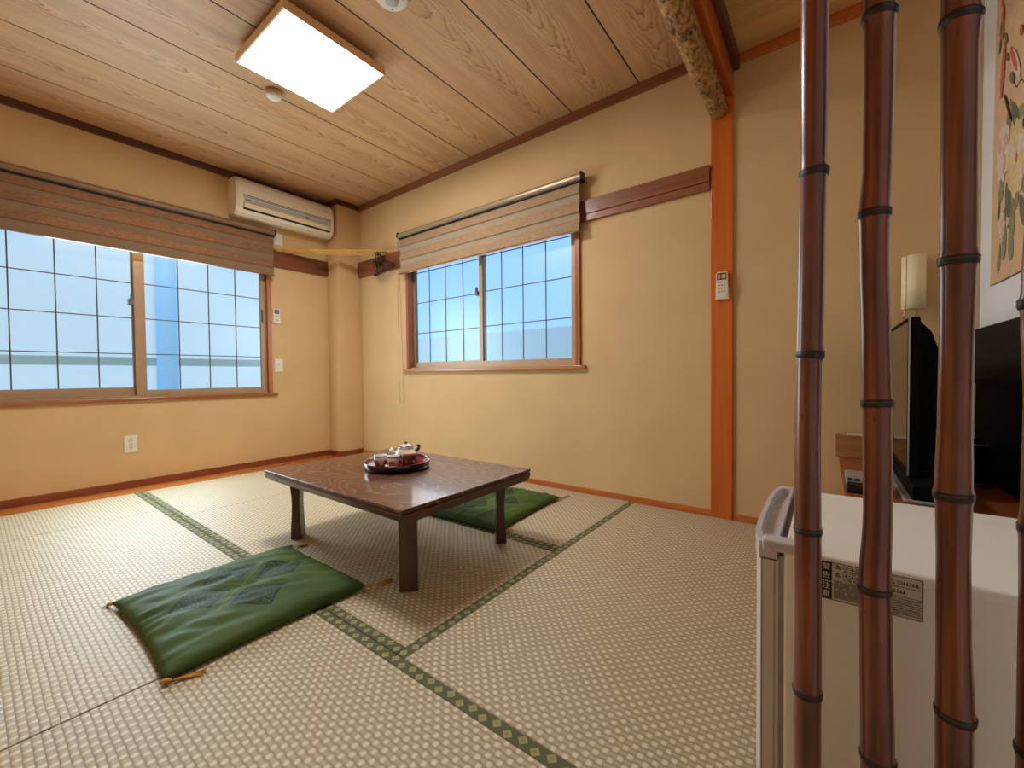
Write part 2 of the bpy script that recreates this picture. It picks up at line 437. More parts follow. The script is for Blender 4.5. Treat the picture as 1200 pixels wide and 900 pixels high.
# ------------------------------------------------------------------ camera
F = 488.06
cam = bpy.data.cameras.new('camera'); cam.sensor_width = 36.0; cam.sensor_fit = 'HORIZONTAL'
cam.lens = F/1200*36.0; cam.clip_start = 0.02
co = bpy.data.objects.new('camera', cam); COL.objects.link(co)
Rm = ((0.7970777, -0.0058712, 0.6038482), (0.6038031, 0.0233706, -0.7967909), (-0.0094342, 0.9997096, 0.0221732))
mw = Matrix(Rm).to_4x4(); mw.translation = Vector((3.9702, -2.4531, 0.78)); co.matrix_world = mw
SC.camera = co

# ------------------------------------------------------------------ room shell
XR, YF, ZC = 4.452, -3.7, 2.483
W1 = (-2.555, -0.79, 0.640, 1.86)       # y0 y1 z0 z1 : opening in the left wall
W2 = (0.945, 2.665, 0.835, 1.86)        # x0 x1 z0 z1 : opening in the back wall
T = 0.10
b = B(); b.box(-T, XR+T, YF-T, T, -0.12, -0.05); struct(build('floor', b, M['board'], origin=(0, 0, 0)))
b = B()
b.box(-T, 0, YF-T, W1[0], -0.05, 2.56); b.box(-T, 0, W1[1], T, -0.05, 2.56)
b.box(-T, 0, W1[0], W1[1], -0.05, W1[2]); b.box(-T, 0, W1[0], W1[1], W1[3], 2.56)
struct(build('wall_left', b, M['wall'], origin=(0, 0, 0)))
b = B()
b.box(0, W2[0], 0, T, -0.05, 2.56); b.box(W2[1], XR+T, 0, T, -0.05, 2.56)
b.box(W2[0], W2[1], 0, T, -0.05, W2[2]); b.box(W2[0], W2[1], 0, T, W2[3], 2.56)
struct(build('wall_back', b, M['wall'], origin=(0, 0, 0)))
b = B(); b.box(XR, XR+T, YF-T, 0, -0.05, 2.56); struct(build('wall_right', b, M['wall_white'], origin=(0, 0, 0)))
b = B(); b.box(0, XR, YF-T, YF, -0.05, 2.56); struct(build('wall_front', b, M['wall'], origin=(0, 0, 0)))
b = B(); b.box(0, 0.197, -0.24, 0, -0.05, 2.56); struct(build('wall_corner', b, M['wall'], origin=(0, 0, 0)))
# ceiling: boards with real gaps under a dark backing
cl = struct(build('ceiling', B().box(-T, 3.53, YF-T, T, ZC+0.0016, ZC+0.10), M['dark_gap'], origin=(0, 0, 0)))
b = B(); xs = [0.0]+[0.40+0.4465*k for k in range(7)]+[3.53]
for a, c in zip(xs[:-1], xs[1:]): b.box(a+(0.0042 if a else 0), c-0.0042, YF, 0, ZC, ZC+0.0016)
build('ceiling_board', b, M['ceil'], cl, origin=(0, 0, 0))
b = B(); b.box(3.53, XR+T, YF-T, T, 2.422, 2.56); c2 = struct(build('ceiling_alcove', b, M['dark_gap'], origin=(0, 0, 0)))
b = B(); ys = [0.0]
while ys[-1] > YF+0.3: ys.append(ys[-1]-0.335)
for a, c in zip(ys[:-1], ys[1:]): b.box(3.575, XR, c+0.002, a, 2.412, 2.422)
build('ceiling_board', b, M['ceil2'], c2, origin=(0, 0, 0))

k = 0
def trim(bb, m):
    global k
    k += 1
    return struct(build('trim_%d' % k, bb, m, origin=(0, 0, 0)))
trim(B().box(0, 0.028, YF, -0.24, 2.436, ZC, 0.002), M['trim_dark'])                 # cornice, left wall
trim(B().box(0.197, 0.215, -0.24, -0.02, 2.436, ZC, 0.002).box(0.0, 0.215, -0.258, -0.24, 2.436, ZC, 0.002), M['trim_dark'])
trim(B().box(0.197, 3.467, -0.02, 0, 2.428, ZC, 0.002), M['rail'])              # cornice, back wall
trim(B().box(3.60, XR, -0.02, 0, 2.363, 2.412, 0.002), M['orange_x'])                # cornice, alcove
trim(B().box(3.575, 3.60, YF, 0, 2.343, 2.412, 0.001), M['trim_dark'])
# picture rails
trim(B().box(0, 0.024, -2.60, -0.24, 1.769, 1.912, 0.002), M['rail_y'])
trim(B().box(0.197, 0.90, -0.026, 0, 1.769, 1.918, 0.002), M['rail'])
trim(B().box(2.66, 3.462, -0.026, 0, 1.803, 1.889, 0.0015).box(2.66, 3.462, -0.020, 0, 1.760, 1.801, 0.0015), M['rail'])
# wood strip beside the mats, skirtings
trim(B().box(0.0, 0.223, YF, 0.0, -0.05, -0.001), M['board'])
struct(build('baseboard_left', B().box(0, 0.014, YF, -0.24, -0.001, 0.047, 0.002), M['base_dark'], origin=(0, 0, 0)))
struct(build('baseboard_corner', B().box(0.197, 0.211, -0.254, 0, -0.001, 0.047, 0.002).box(0.0, 0.197, -0.254, -0.24, -0.001, 0.047, 0.002), M['base_dark'], origin=(0, 0, 0)))
struct(build('baseboard_back', B().box(0.211, 3.466, -0.010, 0, -0.05, 0.034, 0.0015), M['orange_x'], origin=(0, 0, 0)))
struct(build('baseboard_alcove', B().box(3.574, XR, -0.010, 0, -0.05, 0.034, 0.0015), M['orange_x'], origin=(0, 0, 0)))

# alcove post, lintel and log
o = build('alcove_post', B().box(3.467, 3.573, -0.014, 0.0, -0.03, 2.343, 0.002), M['orange_z'])
tag(o, 'orange wooden post on the back wall beside the bamboo', 'post')
o = build('lintel_beam', B().box(3.495, 3.573, YF, -0.015, 2.217, 2.42, 0.003), M['orange_y'])
tag(o, 'orange squared beam running along the ceiling above the log', 'beam')
b = B(); NL, NS = 170, 40; vs = []; x0, z0 = 3.508, 2.158
for i in range(NL+1):
    y = -0.018-(i/NL)*2.6
    for j in range(NS):
        a = 2*PI*j/NS
        p = Vector((math.cos(a)*1.2, y*6.5, math.sin(a)*1.2))
        r = 0.047+0.004*min(1, i/60)+0.006*noise.noise(p)+0.0035*noise.noise(p*3.1)
        if i == 0: r *= 0.93
        vs.append((x0-0.004*math.sin(i/40)+r*math.cos(a), y, z0+0.006*math.sin(i/50)+r*math.sin(a)))
fs = [[i*NS+j, i*NS+(j+1) % NS, (i+1)*NS+(j+1) % NS, (i+1)*NS+j] for i in range(NL) for j in range(NS)]
b.add(vs, fs, True); b.add(vs, [list(range(NS)), [NL*NS+j for j in range(NS)]], False)
o = build('log_beam', b, M['log']); tag(o, 'knobbly round natural log under the orange ceiling beam', 'log')

# ------------------------------------------------------------------ windows
def pane_box(axis, a0, a1, d, z0, z1, t=0.005):
    return B().box(d-t/2, d+t/2, a0, a1, z0, z1) if axis == 'x' else B().box(a0, a1, d-t/2, d+t/2, z0, z1)
def member(bb, axis, a0, a1, d0, d1, z0, z1, bev=0.0015):
    return bb.box(d0, d1, a0, a1, z0, z1, bev) if axis == 'x' else bb.box(a0, a1, d0, d1, z0, z1, bev)
def sash(root, axis, sgn, a0, a1, wl, wr, d, z0, rail, z1, verts, hors):
    """sgn: direction of the room along the depth axis; d: pane depth"""
    e = 0.013
    bb = B(); D = (d-e, d+e)
    member(bb, axis, a0, a0+wl, *D, z0, z1); member(bb, axis, a1-wr, a1, *D, z0, z1)
    member(bb, axis, a0+wl, a1-wr, *D, z0, z0+rail); member(bb, axis, a0+wl, a1-wr, *D, z1-0.04, z1)
    s = build('sash', bb, M['sash'], root)
    build('pane', pane_box(axis, a0+wl-0.004, a1-wr+0.004, d, z0+rail-0.004, z1-0.036), M['frost'], s)
    g = B(); f0, f1 = d+sgn*0.0035, d+sgn*0.0075; f0, f1 = min(f0, f1), max(f0, f1)
    for v in verts: member(g, axis, v-0.0035, v+0.0035, f0, f1, z0+rail, z1-0.04, 0)
    for h in hors: member(g, axis, a0+wl, a1-wr, f0, f1, h-0.0032, h+0.0032, 0)
    build('muntin', g, M['muntin'], s)
    return s

w1 = struct(empty('window_1', (0, -1.67, W1[2])))
build('frame_side', member(B(), 'x', -0.808, -0.774, -0.098, 0.016, 0.640, 1.86, 0.003), M['frame_z'], w1)
build('frame_side', member(B(), 'x', -2.571, -2.537, -0.098, 0.016, 0.640, 1.86, 0.003), M['frame_z'], w1)
build('sill', member(B(), 'x', -2.60, -0.734, -0.098, 0.026, 0.618, 0.640, 0.003), M['frame_y'], w1)
build('track', member(B(), 'x', -2.537, -0.808, -0.098, 0.004, 0.640, 0.655, 0.001), M['sash'], w1)
H1 = [0.957, 1.2155, 1.469, 1.722]
s1 = sash(w1, 'x', 1, -2.537, -1.660, 0.05, 0.040, -0.060, 0.655, 0.062, 1.86, [-2.467, -2.271, -2.073, -1.879], H1)
s2 = sash(w1, 'x', 1, -1.693, -0.808, 0.061, 0.044, -0.030, 0.655, 0.040, 1.86, [-1.433, -1.236, -1.044], H1)
lt = B().box(-0.05, 0.0, -1.722, -1.694, 1.305, 1.352, 0.003).box(-0.03, 0.006, -1.712, -1.702, 1.34, 1.388, 0.003)
build('latch', lt, M['latch'], s1)
build('pull', B().box(-0.016, -0.0135, -0.846, -0.833, 1.262, 1.378, 0.001), M['grey_dk'], s2)

w2 = struct(empty('window_2', (1.8, 0, W2[2])))
build('frame_side', member(B(), 'y', 0.925, 0.958, -0.016, 0.098, 0.838, 1.86, 0.003), M['frame_z'], w2)
build('frame_side', member(B(), 'y', 2.648, 2.682, -0.016, 0.098, 0.838, 1.86, 0.003), M['frame_z'], w2)
build('sill', member(B(), 'y', 0.888, 2.718, -0.026, 0.098, 0.814, 0.838, 0.003), M['frame_x'], w2)
build('track', member(B(), 'y', 0.958, 2.648, -0.003, 0.098, 0.838, 0.850, 0.001), M['sash'], w2)
H2 = [1.160, 1.432, 1.704]
t1 = sash(w2, 'y', -1, 0.958, 1.812, 0.020, 0.036, 0.060, 0.850, 0.050, 1.86, [1.165, 1.368, 1.572], H2)
t2 = sash(w2, 'y', -1, 1.780, 2.648, 0.037, 0.046, 0.030, 0.850, 0.040, 1.86, [2.004, 2.201, 2.398], H2)
lt = B().box(1.752, 1.778, 0.000, 0.05, 1.405, 1.440, 0.003).box(1.758, 1.768, -0.004, 0.02, 1.43, 1.472, 0.003)
build('latch', lt, M['latch'], t1)

# ------------------------------------------------------------------ tatami mats
mats = [  # x0 x1 y0 y1, borders on which sides, label
    (0.224, 0.821, -2.66, -1.737, 'N', 'narrow straw mat by the left wall in the row of the front cushion'),
    (0.823, 2.589, -2.66, -1.737, 'N', 'long woven straw mat under the front green cushion'),
    (2.591, 4.36, -2.66, -1.737, 'N', 'woven straw mat in the near foreground, right of the front green cushion'),
    (0.224, 1.069, -1.735, -0.869, 'SN', 'pale straw mat in the middle row beside the left wall'),
    (1.071, 3.009, -1.735, -0.869, 'SN', 'woven straw mat under the low table'),
    (0.224, 1.069, -0.867, -0.011, 'S', 'pale straw mat in the corner by the wall column'),
    (1.071, 3.009, -0.867, -0.011, 'S', 'straw mat along the back wall under the rear green cushion'),
    (3.011, 3.90, -1.735, -0.015, 'W', 'wide straw mat running from the back wall post beside the fridge'),
]
for x0, x1, y0, y1, sides, lab in mats:
    r = build('tatami_mat', B().box(x0+0.0012, x1-0.0012, y0, y1, -0.0499, 0.0, 0.0012, 1), M['weave'])
    tag(r, lab, 'floor mat')
    BW = 0.033
    for s in sides:
        bb = B()
        if s == 'N': bb.box(x0, x1, y1-BW, y1, -0.01, 0.0014, 0.0008, 1); oo = ((x0+x1)/2, y1-BW/2, 0); mm = 'bord_x'
        if s == 'S': bb.box(x0, x1, y0, y0+BW, -0.01, 0.0014, 0.0008, 1); oo = ((x0+x1)/2, y0+BW/2, 0); mm = 'bord_x'
        if s == 'W': bb.box(x0, x0+BW, y0, y1, -0.01, 0.0014, 0.0008, 1); oo = (x0+BW/2, (y0+y1)/2, 0); mm = 'bord_y'
        build('cloth_border', bb, M[mm], r, origin=oo)

# ------------------------------------------------------------------ low table
tx0, tx1, ty0, ty1 = 1.815, 2.853, -1.588, -0.838
tb = empty('low_table', ((tx0+tx1)/2, (ty0+ty1)/2, 0))
tag(tb, 'low square-legged dark brown wooden table on the straw mats', 'table')
build('tabletop', B().box(tx0, tx1, ty0, ty1, 0.321, 0.334, 0.004, 3), M['table'], tb)
e = 0.006
build('groove', B().box(tx0+e, tx1-e, ty0+e, ty1-e, 0.3165, 0.3215), M['table_edge'], tb)
ap = B()
ap.prism([(tx0+0.03, 0.284), (tx0+0.004, 0.298), (tx0+0.001, 0.312), (tx0+0.003, 0.317), (tx1-0.003, 0.317), (tx1-0.001, 0.312), (tx1-0.004, 0.298), (tx1-0.03, 0.284)], 'y', ty0+0.02, ty1-0.02)
ap.prism([(ty0+0.03, 0.2842), (ty0+0.004, 0.298), (ty0+0.001, 0.312), (ty0+0.003, 0.317), (ty1-0.003, 0.317), (ty1-0.001, 0.312), (ty1-0.004, 0.298), (ty1-0.03, 0.2842)], 'x', tx0+0.002, tx1-0.002)
build('apron', ap, M['table_edge'], tb)
for lx, ly, dx, dy in ((2.751, -1.481, 1, -1), (1.917, -1.481, -1, -1), (2.751, -0.945, 1, 1), (1.917, -0.945, -1, 1)):
    q = 1/math.sqrt(2); dv = Vector((dx*q, dy*q, 0)); tv = Vector((-dy*q, dx*q, 0))
    prof = [(0.0, 0.0245), (0.02, 0.0245), (0.07, 0.022), (0.12, 0.0185), (0.17, 0.017), (0.21, 0.019), (0.25, 0.0235), (0.287, 0.0265)]
    vs = []; c = Vector((lx, ly, 0)); ch = 0.004
    for z, dd in prof:
        w = 0.033
        ring = [(-w+ch, dd), (w-ch, dd), (w, dd-ch), (w, -dd+ch), (w-ch, -dd), (-w+ch, -dd), (-w, -dd+ch), (-w, dd-ch)]
        vs += [c+tv*a+dv*b_+Vector((0, 0, max(z, 0.0006))) for a, b_ in ring]
    n = 8; fs = [[i*n+j, i*n+(j+1) % n, (i+1)*n+(j+1) % n, (i+1)*n+j] for i in range(len(prof)-1) for j in range(n)]
    fs += [list(range(n))[::-1], [(len(prof)-1)*n+j for j in range(n)]]
    build('leg', B().add(vs, fs), M['table_leg'], tb)

# tray and tea things
tz = 0.334; tc = (2.30, -1.18)
tr = empty('serving_tray', (tc[0], tc[1], tz)); tag(tr, 'round black lacquer tray with red inside on the low table', 'tray')
build('rim', B().lathe((tc[0], tc[1], tz), [(0.140, 0.0), (0.152, 0.003), (0.1575, 0.036), (0.156, 0.0375), (0.154, 0.036), (0.1485, 0.0065)], 64, capb=True, capt=False), M['lacq_black'], tr)
build('tray_bottom', B().lathe((tc[0], tc[1], tz), [(0.1535, 0.033), (0.148, 0.0065), (0.0, 0.006)], 64, capb=False, capt=False), M['lacq_red'], tr)

def teacup(x, y, lab, rot):
    z = tz+0.0066; r = empty('teacup', (x, y, z)); tag(r, lab, 'cup', 'teacups on the tray')
    build('cup_body', B().lathe((x, y, z), [(0.018, 0), (0.019, 0.003), (0.027, 0.008), (0.0305, 0.022), (0.031, 0.052), (0.0295, 0.0525), (0.0285, 0.05), (0.028, 0.02), (0.018, 0.009)], 32), M['porcelain'], r)
    build('blue_band', B().lathe((x, y, z), [(0.0313, 0.043), (0.0316, 0.045), (0.0316, 0.0475), (0.0313, 0.049)], 32, capb=False, capt=False), M['blueglaze'], r)
    for i in range(4):
        a = rot+i*PI/2
        ctr = Vector((x, y, z+0.018)); nrm = Vector((math.cos(a), math.sin(a), 0)); tg = Vector((-math.sin(a), math.cos(a), 0))
        def disc(rad, off):
            bb = B(); vs = []
            for q in range(20):
                t = 2*PI*q/20; u, w = rad*math.cos(t), rad*math.sin(t)
                rr = 0.0309+off
                vs.append(ctr+(nrm*math.cos(u/rr)+tg*math.sin(u/rr))*rr+Vector((0, 0, w)))
            cen = ctr+nrm*(0.0309+off)
            bb.add(vs+[cen], [[q, (q+1) % 20, 20] for q in range(20)], True); return bb
        pt = build('painted_flower', disc(0.0125, 0.0006), M['redglaze' if i % 2 else 'darkglaze'], r)
        build('flower_ring', disc(0.008, 0.0010), M['pet_pink'], pt)
        build('flower_eye', disc(0.004, 0.0014), M['darkglaze'], pt)
teacup(2.290, -1.196, 'white painted teacup right of its pair, beside the dark tea canister', 5.3)
teacup(2.222, -1.222, 'white painted teacup left of its pair, nearest the tray edge', 5.0)
x, y, z = 2.336, -1.138, tz+0.0066
r = empty('tea_canister', (x, y, z)); tag(r, 'small dark brown round canister on the tray beside the teacups', 'canister')
build('body', B().lathe((x, y, z), [(0.034, 0), (0.035, 0.002), (0.035, 0.052), (0.0345, 0.0535)], 36), M['bark'], r)
build('lid', B().lathe((x, y, z+0.0535), [(0.0345, 0), (0.0355, 0.001), (0.0355, 0.008), (0.032, 0.0105), (0.0, 0.011)], 36, capt=False), M['tan_lid'], r)
x, y, z = 2.262, -1.098, tz+0.0066
r = empty('teapot', (x, y, z)); tag(r, 'blue and white teapot with brown knob behind the teacups', 'teapot')
build('pot_body', B().lathe((x, y, z), [(0.032, 0), (0.036, 0.004), (0.050, 0.022), (0.054, 0.040), (0.050, 0.058), (0.040, 0.070), (0.034, 0.073)], 36), M['porcelain'], r)
build('glaze_band', B().lathe((x, y, z), [(0.0543, 0.036), (0.0549, 0.040), (0.0543, 0.046)], 36, capb=False, capt=False), M['blueglaze'], r)
l = build('lid', B().lathe((x, y, z+0.073), [(0.040, 0), (0.041, 0.002), (0.034, 0.010), (0.018, 0.017), (0.006, 0.019)], 36), M['porcelain'], r)
build('lid_band', B().lathe((x, y, z+0.073), [(0.0372, 0.007), (0.0355, 0.0095), (0.032, 0.0118)], 36, capb=False, capt=False), M['blueglaze'], l)
build('knob', B().lathe((x, y, z+0.0915), [(0.004, 0), (0.0045, 0.004), (0.009, 0.008), (0.0085, 0.012), (0.003, 0.013)], 20), M['knob'], l)
dl = Vector((-0.797, -0.604, 0))
build('spout', B().tube([Vector((x, y, z+0.040))+dl*0.046, Vector((x, y, z+0.052))+dl*0.066, Vector((x, y, z+0.070))+dl*0.078], [0.012, 0.009, 0.007], 14), M['porcelain'], r)
build('handle', B().tube([Vector((x, y, z+0.055))-dl*0.047, Vector((x, y, z+0.068))-dl*0.064, Vector((x, y, z+0.082))-dl*0.066, Vector((x, y, z+0.090))-dl*0.058], [0.007, 0.008, 0.0085, 0.006], 12), M['knob'], r)

# ------------------------------------------------------------------ floor cushions
def cushion(cx, cy, sx, sy, rot, seed, lab):
    r = empty('floor_cushion', (cx, cy, 0)); r.rotation_euler.z = 0; tag(r, lab, 'cushion', 'green floor cushions')
    ca, sa = math.cos(rot), math.sin(rot)
    def pt(u, v, top):
        U, V = 2*u-1, 2*v-1
        # edges bow inward, corners stay pointed
        bx = 1-0.045*(1-V*V); by = 1-0.045*(1-U*U)
        x, y = U*sx/2*bx, V*sy/2*by
        eu, ev = max(0, 1-U**4), max(0, 1-V**4)
        h = (eu**0.42)*(ev**0.42)
        p = Vector((x*3.2+seed, y*3.2, seed*1.7))
        wr = noise.noise(p)*0.009+noise.noise(Vector((x*15+seed, y*4, 3)))*0.008*h+noise.noise(Vector(((x*0.5+y)*8, (x-y*0.5)*24+seed, 7)))*0.0075*h+noise.noise(Vector((x*40, y*14+seed, 2)))*0.002*h
        # gathers pulled in from the short ends
        near = max(0, abs(V)-0.62)/0.38
        wr += 0.006*near*math.sin(x*105+seed*3+2.5*math.sin(x*23))*h
        dg = noise.noise(Vector(((x+y)*4.0, (x-y)*16.0, seed+5)))*0.0045*h
        if top: z = 0.012+0.046*h+(wr+dg)*min(1, h*1.5)
        else: z = 0.012-0.0115*min(1, h*3)
        if not top or h < 0.02: z = max(z, 0.0005)
        lift = 0.004*(1-h)
        return Vector((x, y, z+lift))
    n = 72
    bb = B()
    bb.grid(lambda u, v: pt(u, v, True), n, n); bb.grid(lambda u, v: pt(u, v, False), n, n)
    bb.v = [(cx+ca*a-sa*c, cy+sa*a+ca*c, d) for a, c, d in bb.v]
    if rot == 0: build('cover', bb, M['cush'], r)
    else: build('cover', bb, M['cush'], r)
    for U, V, L, dd in ((1, 1, 0.085, (0.08, 1)), (1, -1, 0.07, (0.28, 0.96)), (-1, 1, 0.06, (0.35, 0.94)), (-1, -1, 0.012, (-0.9, -0.3))):
        c = Vector((sx/2*U, sy/2*V, 0.013)); d = Vector((dd[0], dd[1], 0)).normalized()
        cw = lambda p: Vector((cx+ca*p.x-sa*p.y, cy+sa*p.x+ca*p.y, p.z))
        k0 = c-d*0.008; k1 = c+d*0.016+Vector((0, 0, -0.004))
        ts = build('tassel', B().tube([cw(k0), cw(c+d*0.006), cw(k1)], [0.004, 0.006, 0.005], 8), M['tassel'], r)
        sb = B()
        for s in range(15):
            f = (s-7)/7+0.15*math.sin(s*5.1+seed); pd = Vector((-d.y, d.x, 0))
            e1 = k1+d*L*0.5+pd*(f*0.006+0.004*math.sin(s*3.3)); e2 = k1+d*L*(0.9+0.14*math.sin(s*7.7))+pd*(f*0.013+0.004*math.sin(s*2.1))
            sb.tube([cw(k1+Vector((0, 0, 0))), cw(Vector((e1.x, e1.y, 0.004+0.002*(s % 2)))), cw(Vector((e2.x, e2.y, 0.0018)))], 0.0012, 5)
        build('tassel_thread', sb, M['tassel'], ts)
    return r
cushion(2.333, -1.872, 0.605, 0.585, 0.0, 1.3, 'green floor cushion with dark lozenge pattern in front of the low table')
cushion(2.372, -0.575, 0.60, 0.66, 0.06, 4.1, 'green floor cushion behind the low table near the back wall')
# the tuft thread trailing from the front corner
# ------------------------------------------------------------------ roller blinds
def blind(axis, a0, a1, d, ztop, zbot, lab, railmat, cap_end, cord_at=None, bands=None, fab=('blind', 'sheer')):
    sgn = 1 if axis == 'x' else -1
    P = (lambda a, dd, z: (sgn*dd, a, z)) if axis == 'x' else (lambda a, dd, z: (a, sgn*dd, z))
    r = empty('roller_blind', P((a0+a1)/2, d, zbot)); tag(r, lab, 'blind', 'window blinds')
    # top rail: rounded cassette
    prof = [(d-0.050, ztop-0.004), (d-0.046, ztop), (d-0.018, ztop), (d-0.002, ztop-0.008), (d+0.004, ztop-0.022), (d+0.002, ztop-0.036), (d-0.010, ztop-0.046), (d-0.050, ztop-0.048)]
    hd = build('top_rail', B().prism([(sgn*p, z) for p, z in prof], 'y' if axis == 'x' else 'x', a0, a1) if False else
               prism_d(axis, sgn, prof, a0, a1), railmat, r)
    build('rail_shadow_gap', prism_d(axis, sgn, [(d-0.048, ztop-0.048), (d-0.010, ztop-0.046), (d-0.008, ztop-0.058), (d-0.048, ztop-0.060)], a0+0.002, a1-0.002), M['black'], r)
    for a, bb_ in ((a0-0.008, a0), (a1, a1+0.008)):
        if cap_end: build('end_cap', prism_d(axis, sgn, [(d-0.054, ztop+0.004), (d+0.002, ztop+0.002), (d+0.009, ztop-0.02), (d+0.006, ztop-0.042), (d-0.054, ztop-0.056)], a, bb_), M['black'], r)
    # bracket back to the wall
    build('bracket', prism_d(axis, sgn, [(0.002, ztop-0.006), (d-0.048, ztop-0.006), (d-0.048, ztop-0.03), (0.002, ztop-0.03)], a0+0.04, a0+0.08), M['black'], r)
    build('bracket', prism_d(axis, sgn, [(0.002, ztop-0.006), (d-0.048, ztop-0.006), (d-0.048, ztop-0.03), (0.002, ztop-0.03)], a1-0.08, a1-0.04), M['black'], r)
    # fabric: overlapping tiers, each leaning out at its foot
    zt = ztop-0.056; n = len(bands)
    for i, (za, zb, kind) in enumerate(bands):
        o0, o1 = (d-0.022, d-0.004) if kind == 'w' else (d-0.012, d-0.019)
        build('woven_band' if kind == 'w' else 'sheer_band', prism_d(axis, sgn, [(o0, za), (o1, zb), (o1-0.0018, zb), (o0-0.0018, za)], a0+0.012, a1-0.012), M[fab[0]] if kind == 'w' else M[fab[1]], r)
    build('bottom_bar', prism_d(axis, sgn, [(d-0.024, zbot+0.004), (d-0.010, zbot+0.004), (d-0.008, zbot-0.006), (d-0.022, zbot-0.008)], a0+0.010, a1-0.010), M['blind_rail_b'], r)
    if cord_at:
        pts = []
        x0, x1, zl = cord_at
        zz = ztop-0.05
        for i in range(13): pts.append(P(x0+(0.004*math.sin(i)), d-0.03, zz+(zl+0.09-zz)*i/12))
        for i in range(1, 8):
            a = PI*i/8; pts.append(P((x0+x1)/2-math.cos(a)*(x1-x0)/2*1.25, d-0.03, zl+0.09-math.sin(a)*0.085))
        for i in range(13): pts.append(P(x1-(x1-x0)*0.75*(i/12), d-0.028, zl+0.09+(zz-zl-0.09)*i/12))
        build('pull_cord', B().tube(pts, 0.0016, 6), M['cordmat'], r)
    return r
def prism_d(axis, sgn, prof, a0, a1):
    b = B(); n = len(prof)
    P = (lambda a, q: (sgn*q[0], a, q[1])) if axis == 'x' else (lambda a, q: (a, sgn*q[0], q[1]))
    vs = [P(a0, q) for q in prof]+[P(a1, q) for q in prof]
    fs = [[i, (i+1) % n, n+(i+1) % n, n+i] for i in range(n)]+[list(range(n))[::-1], [n+i for i in range(n)]]
    return b.add(vs, fs)
M['cordmat'] = plain('grey brown cord', lin(120, 100, 74), 0.6)
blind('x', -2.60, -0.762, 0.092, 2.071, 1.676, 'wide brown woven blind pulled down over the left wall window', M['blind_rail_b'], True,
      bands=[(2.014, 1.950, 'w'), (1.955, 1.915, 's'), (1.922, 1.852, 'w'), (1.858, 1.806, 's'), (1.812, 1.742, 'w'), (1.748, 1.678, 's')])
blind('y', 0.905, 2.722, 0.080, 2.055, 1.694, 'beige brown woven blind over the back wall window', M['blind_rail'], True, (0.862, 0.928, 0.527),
      bands=[(2.000, 1.925, 'w'), (1.932, 1.880, 's'), (1.888, 1.808, 'w'), (1.816, 1.766, 's'), (1.772, 1.696, 'w')], fab=('blind_lit', 'sheer_lit'))

# ------------------------------------------------------------------ rods and hangers
RZ = 1.931
rods = [((0.014, -0.590, 1.922), (0.585, -0.014, RZ), 'nearest the room corner'), ((0.014, -0.668, 1.922), (0.680, -0.014, RZ), 'middle one of the three'), ((0.014, -0.748, 1.922), (0.780, -0.014, RZ), 'farthest from the room corner')]
for a, c, w in rods:
    b = B(); a, c = Vector(a), Vector(c); pts, rs = [], []
    for i in range(41):
        f = i/40; pts.append(a.lerp(c, f)+Vector((0, 0, 0.0015*math.sin(f*9)))); rs.append(0.0075+(0.0014 if i % 10 == 5 else 0))
    b.tube(pts, rs, 12)
    o = build('bamboo_rod', b, M['rod']); tag(o, 'golden thin bamboo rod across the corner, '+w, 'rod', 'clothes rods across the corner')
hs = [(0.875, -8, 0.02), (0.895, -2, 0.0), (0.915, 5, -0.01), (0.935, 12, 0.01), (0.955, 20, 0.0)]
hl = ['leftmost', 'second from left', 'middle', 'second from right', 'rightmost']
a, c = Vector(rods[1][0]), Vector(rods[1][1]); dr = (c-a).normalized(); pn = Vector((dr.y, -dr.x, 0))
for i, (f, tw, tl) in enumerate(hs):
    p = a.lerp(c, f); p.z = RZ+0.012
    ang = math.radians(tw*1.2+14)
    ax = Vector((pn.x*math.cos(ang)-pn.y*math.sin(ang), pn.x*math.sin(ang)+pn.y*math.cos(ang), 0))
    r = empty('clothes_hanger', p); tag(r, 'black hanger on the bamboo rods, %s of the five in the bunch' % hl[i], 'hanger', 'black hangers in a bunch')
    hk = [p+ax*0.050*math.cos(t)+Vector((0, 0, -0.020+0.026*math.sin(t))) for t in [(-25+15*q)/180*PI for q in range(15)]]
    hk = hk+[p+ax*-0.03+Vector((0, 0, -0.045)), p+ax*0.0+Vector((0, 0, -0.062)), p+Vector((0, 0, -0.085))]
    build('hook', B().tube(hk, 0.0040, 8), M['black'], r)
    z0 = p.z-0.085; tlt = 0.03*math.sin(i*2.1)+tl
    sh = [Vector((0, 0, 0)), Vector((0.07, 0, -0.022)), Vector((0.14, 0, -0.052)), Vector((0.185, 0, -0.078)), Vector((0.19, 0, -0.092)), Vector((0.175, 0, -0.098)),
          Vector((0.0, 0, -0.100)), Vector((-0.175, 0, -0.098)), Vector((-0.19, 0, -0.092)), Vector((-0.185, 0, -0.078)), Vector((-0.14, 0, -0.052)), Vector((-0.07, 0, -0.022))]
    build('hanger_frame', B().tube([Vector((p.x, p.y, z0))+ax*v.x+Vector((0, 0, v.z+v.x*tlt*2)) for v in sh], 0.0062, 8, closed=True), M['black'], r)

